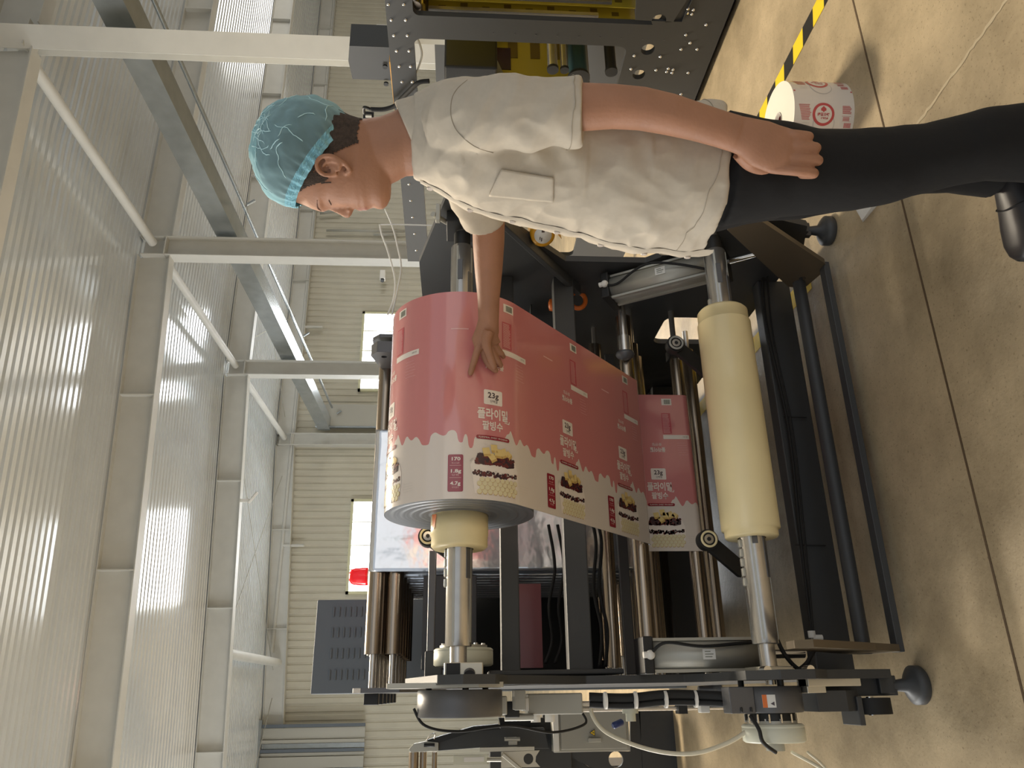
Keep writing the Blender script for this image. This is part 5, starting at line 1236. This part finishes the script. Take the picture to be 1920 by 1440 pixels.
mb = MB(); mb.bar(P(942, 1414, Y=4.57), P(985, 1450, Y=4.57), .02, .028, 'lightplate', up=(0, 1, 0)); mb.build('link_bar', t, .003)
mb = MB(); mb.box(P(953, 1382, Y=4.65), P(970, 1397, Y=4.6), 'alu'); mb.cyl(P(946, 1386, Y=4.6), P(975, 1386, Y=4.6), .010, 'alu', 12); mb.build('clamp', t, .002)
mb = MB(); slab(mb, [(1018, 1340), (1035, 1340), (1050, 1400), (1110, 1442), (1022, 1442), (1010, 1400)], 'darkframe', .05, 4.86); mb.build('stand_plate', t, .003)
a = P(1020, 1440, Y=4.86); MB().box((a.x-.55, 4.9, 0), (a.x+.0, 5.5, a.z-.10), 'darkframe').build('machine_body', t, .006)
b_ = P(905, 1370, Y=4.8); MB().box((b_.x-.30, 4.78, a.z-.15), (b_.x-.02, 4.92, b_.z-.04), 'darkframe').build('support_post', t, .004)
# grey electrical box with triangle sign
t = thing('electrical_box', 'light grey electrical box with a yellow triangle sign below the clear hose', 'box', P(1110, 1365, Y=4.65))
a = P(1036, 1326, Y=4.65); b = P(1182, 1408, Y=4.65)
MB().box(a, b+Vector((0, .12, 0)), 'greypaint').build('box_body', t, .004)
a2 = P(1050, 1332, Y=4.64); b2 = P(1177, 1403, Y=4.64)
d_ = MB().box(a2, b2+Vector((0, .008, 0)), 'greypaint').build('door', t, .003)
MB().box(P(1036, 1326, Y=4.63), P(1048, 1408, Y=4.65), 'white').build('side_trim', t)
mb = MB(); mb.box(P(1103, 1384, Y=4.62), P(1127, 1391, Y=4.635), 'alu'); mb.cyl(P(1106, 1387, Y=4.62), P(1106, 1387, Y=4.64), .009, 'alu', 14); mb.build('handle', d_, .002)
mb = MB(); tri = [P(1105, 1374, Y=4.632), P(1115, 1367, Y=4.632), P(1116, 1381, Y=4.632)]
mb.add(tri, [(0, 1, 2)], 'ink'); c_ = (tri[0]+tri[1]+tri[2])/3; mb.add([c_+(v-c_)*.72+Vector((0, -.001, 0)) for v in tri], [(0, 1, 2)], 'tapeyellow'); mb.add([c_+Vector((.004, -.002, .008)), c_+Vector((-.006, -.002, -.001)), c_+Vector((0, -.002, -.001)), c_+Vector((-.003, -.002, -.010)), c_+Vector((.006, -.002, .001)), c_+Vector((0, -.002, .001))], [(0, 1, 2, 3, 4, 5)], 'ink')
o = mb.build('warning_sign', d_); o['label'] = 'yellow triangle warning sign'
mb = MB(); slab(mb, [(1060, 1408), (1240, 1408), (1200, 1330), (1250, 1330), (1262, 1445), (1052, 1445)], 'darkframe', .05, 4.8)
mb = MB(); hc = P(1155, 1424, Y=4.8); q = pp([(1050, 1409), (1182, 1409), (1182, 1330), (1200, 1330), (1204, 1445), (1120, 1445)], 4.8)
plate(mb, [[(v.x, v.z) for v in q], circle(hc.x, hc.z, .042)], lambda u, v, w_: (u, 4.8+w_, v), .03, 'darkframe')
a = P(1204, 1330, Y=4.8); b = P(1204, 1445, Y=4.8); mb.box((b.x, 4.8, 0), (a.x, 4.83, a.z+.02), 'darkframe'); t = mb.build('machine_stand'); tag(recenter(t, P(1110, 1420, Y=4.8)), 'dark steel stand plate with a round hole below the grey electrical box', 'stand')
mb = MB(); mb.box(P(1203, 1325, Z=.0), P(1203, 1325, Z=.0)+Vector((-.25, .05, .06)), 'darkframe')
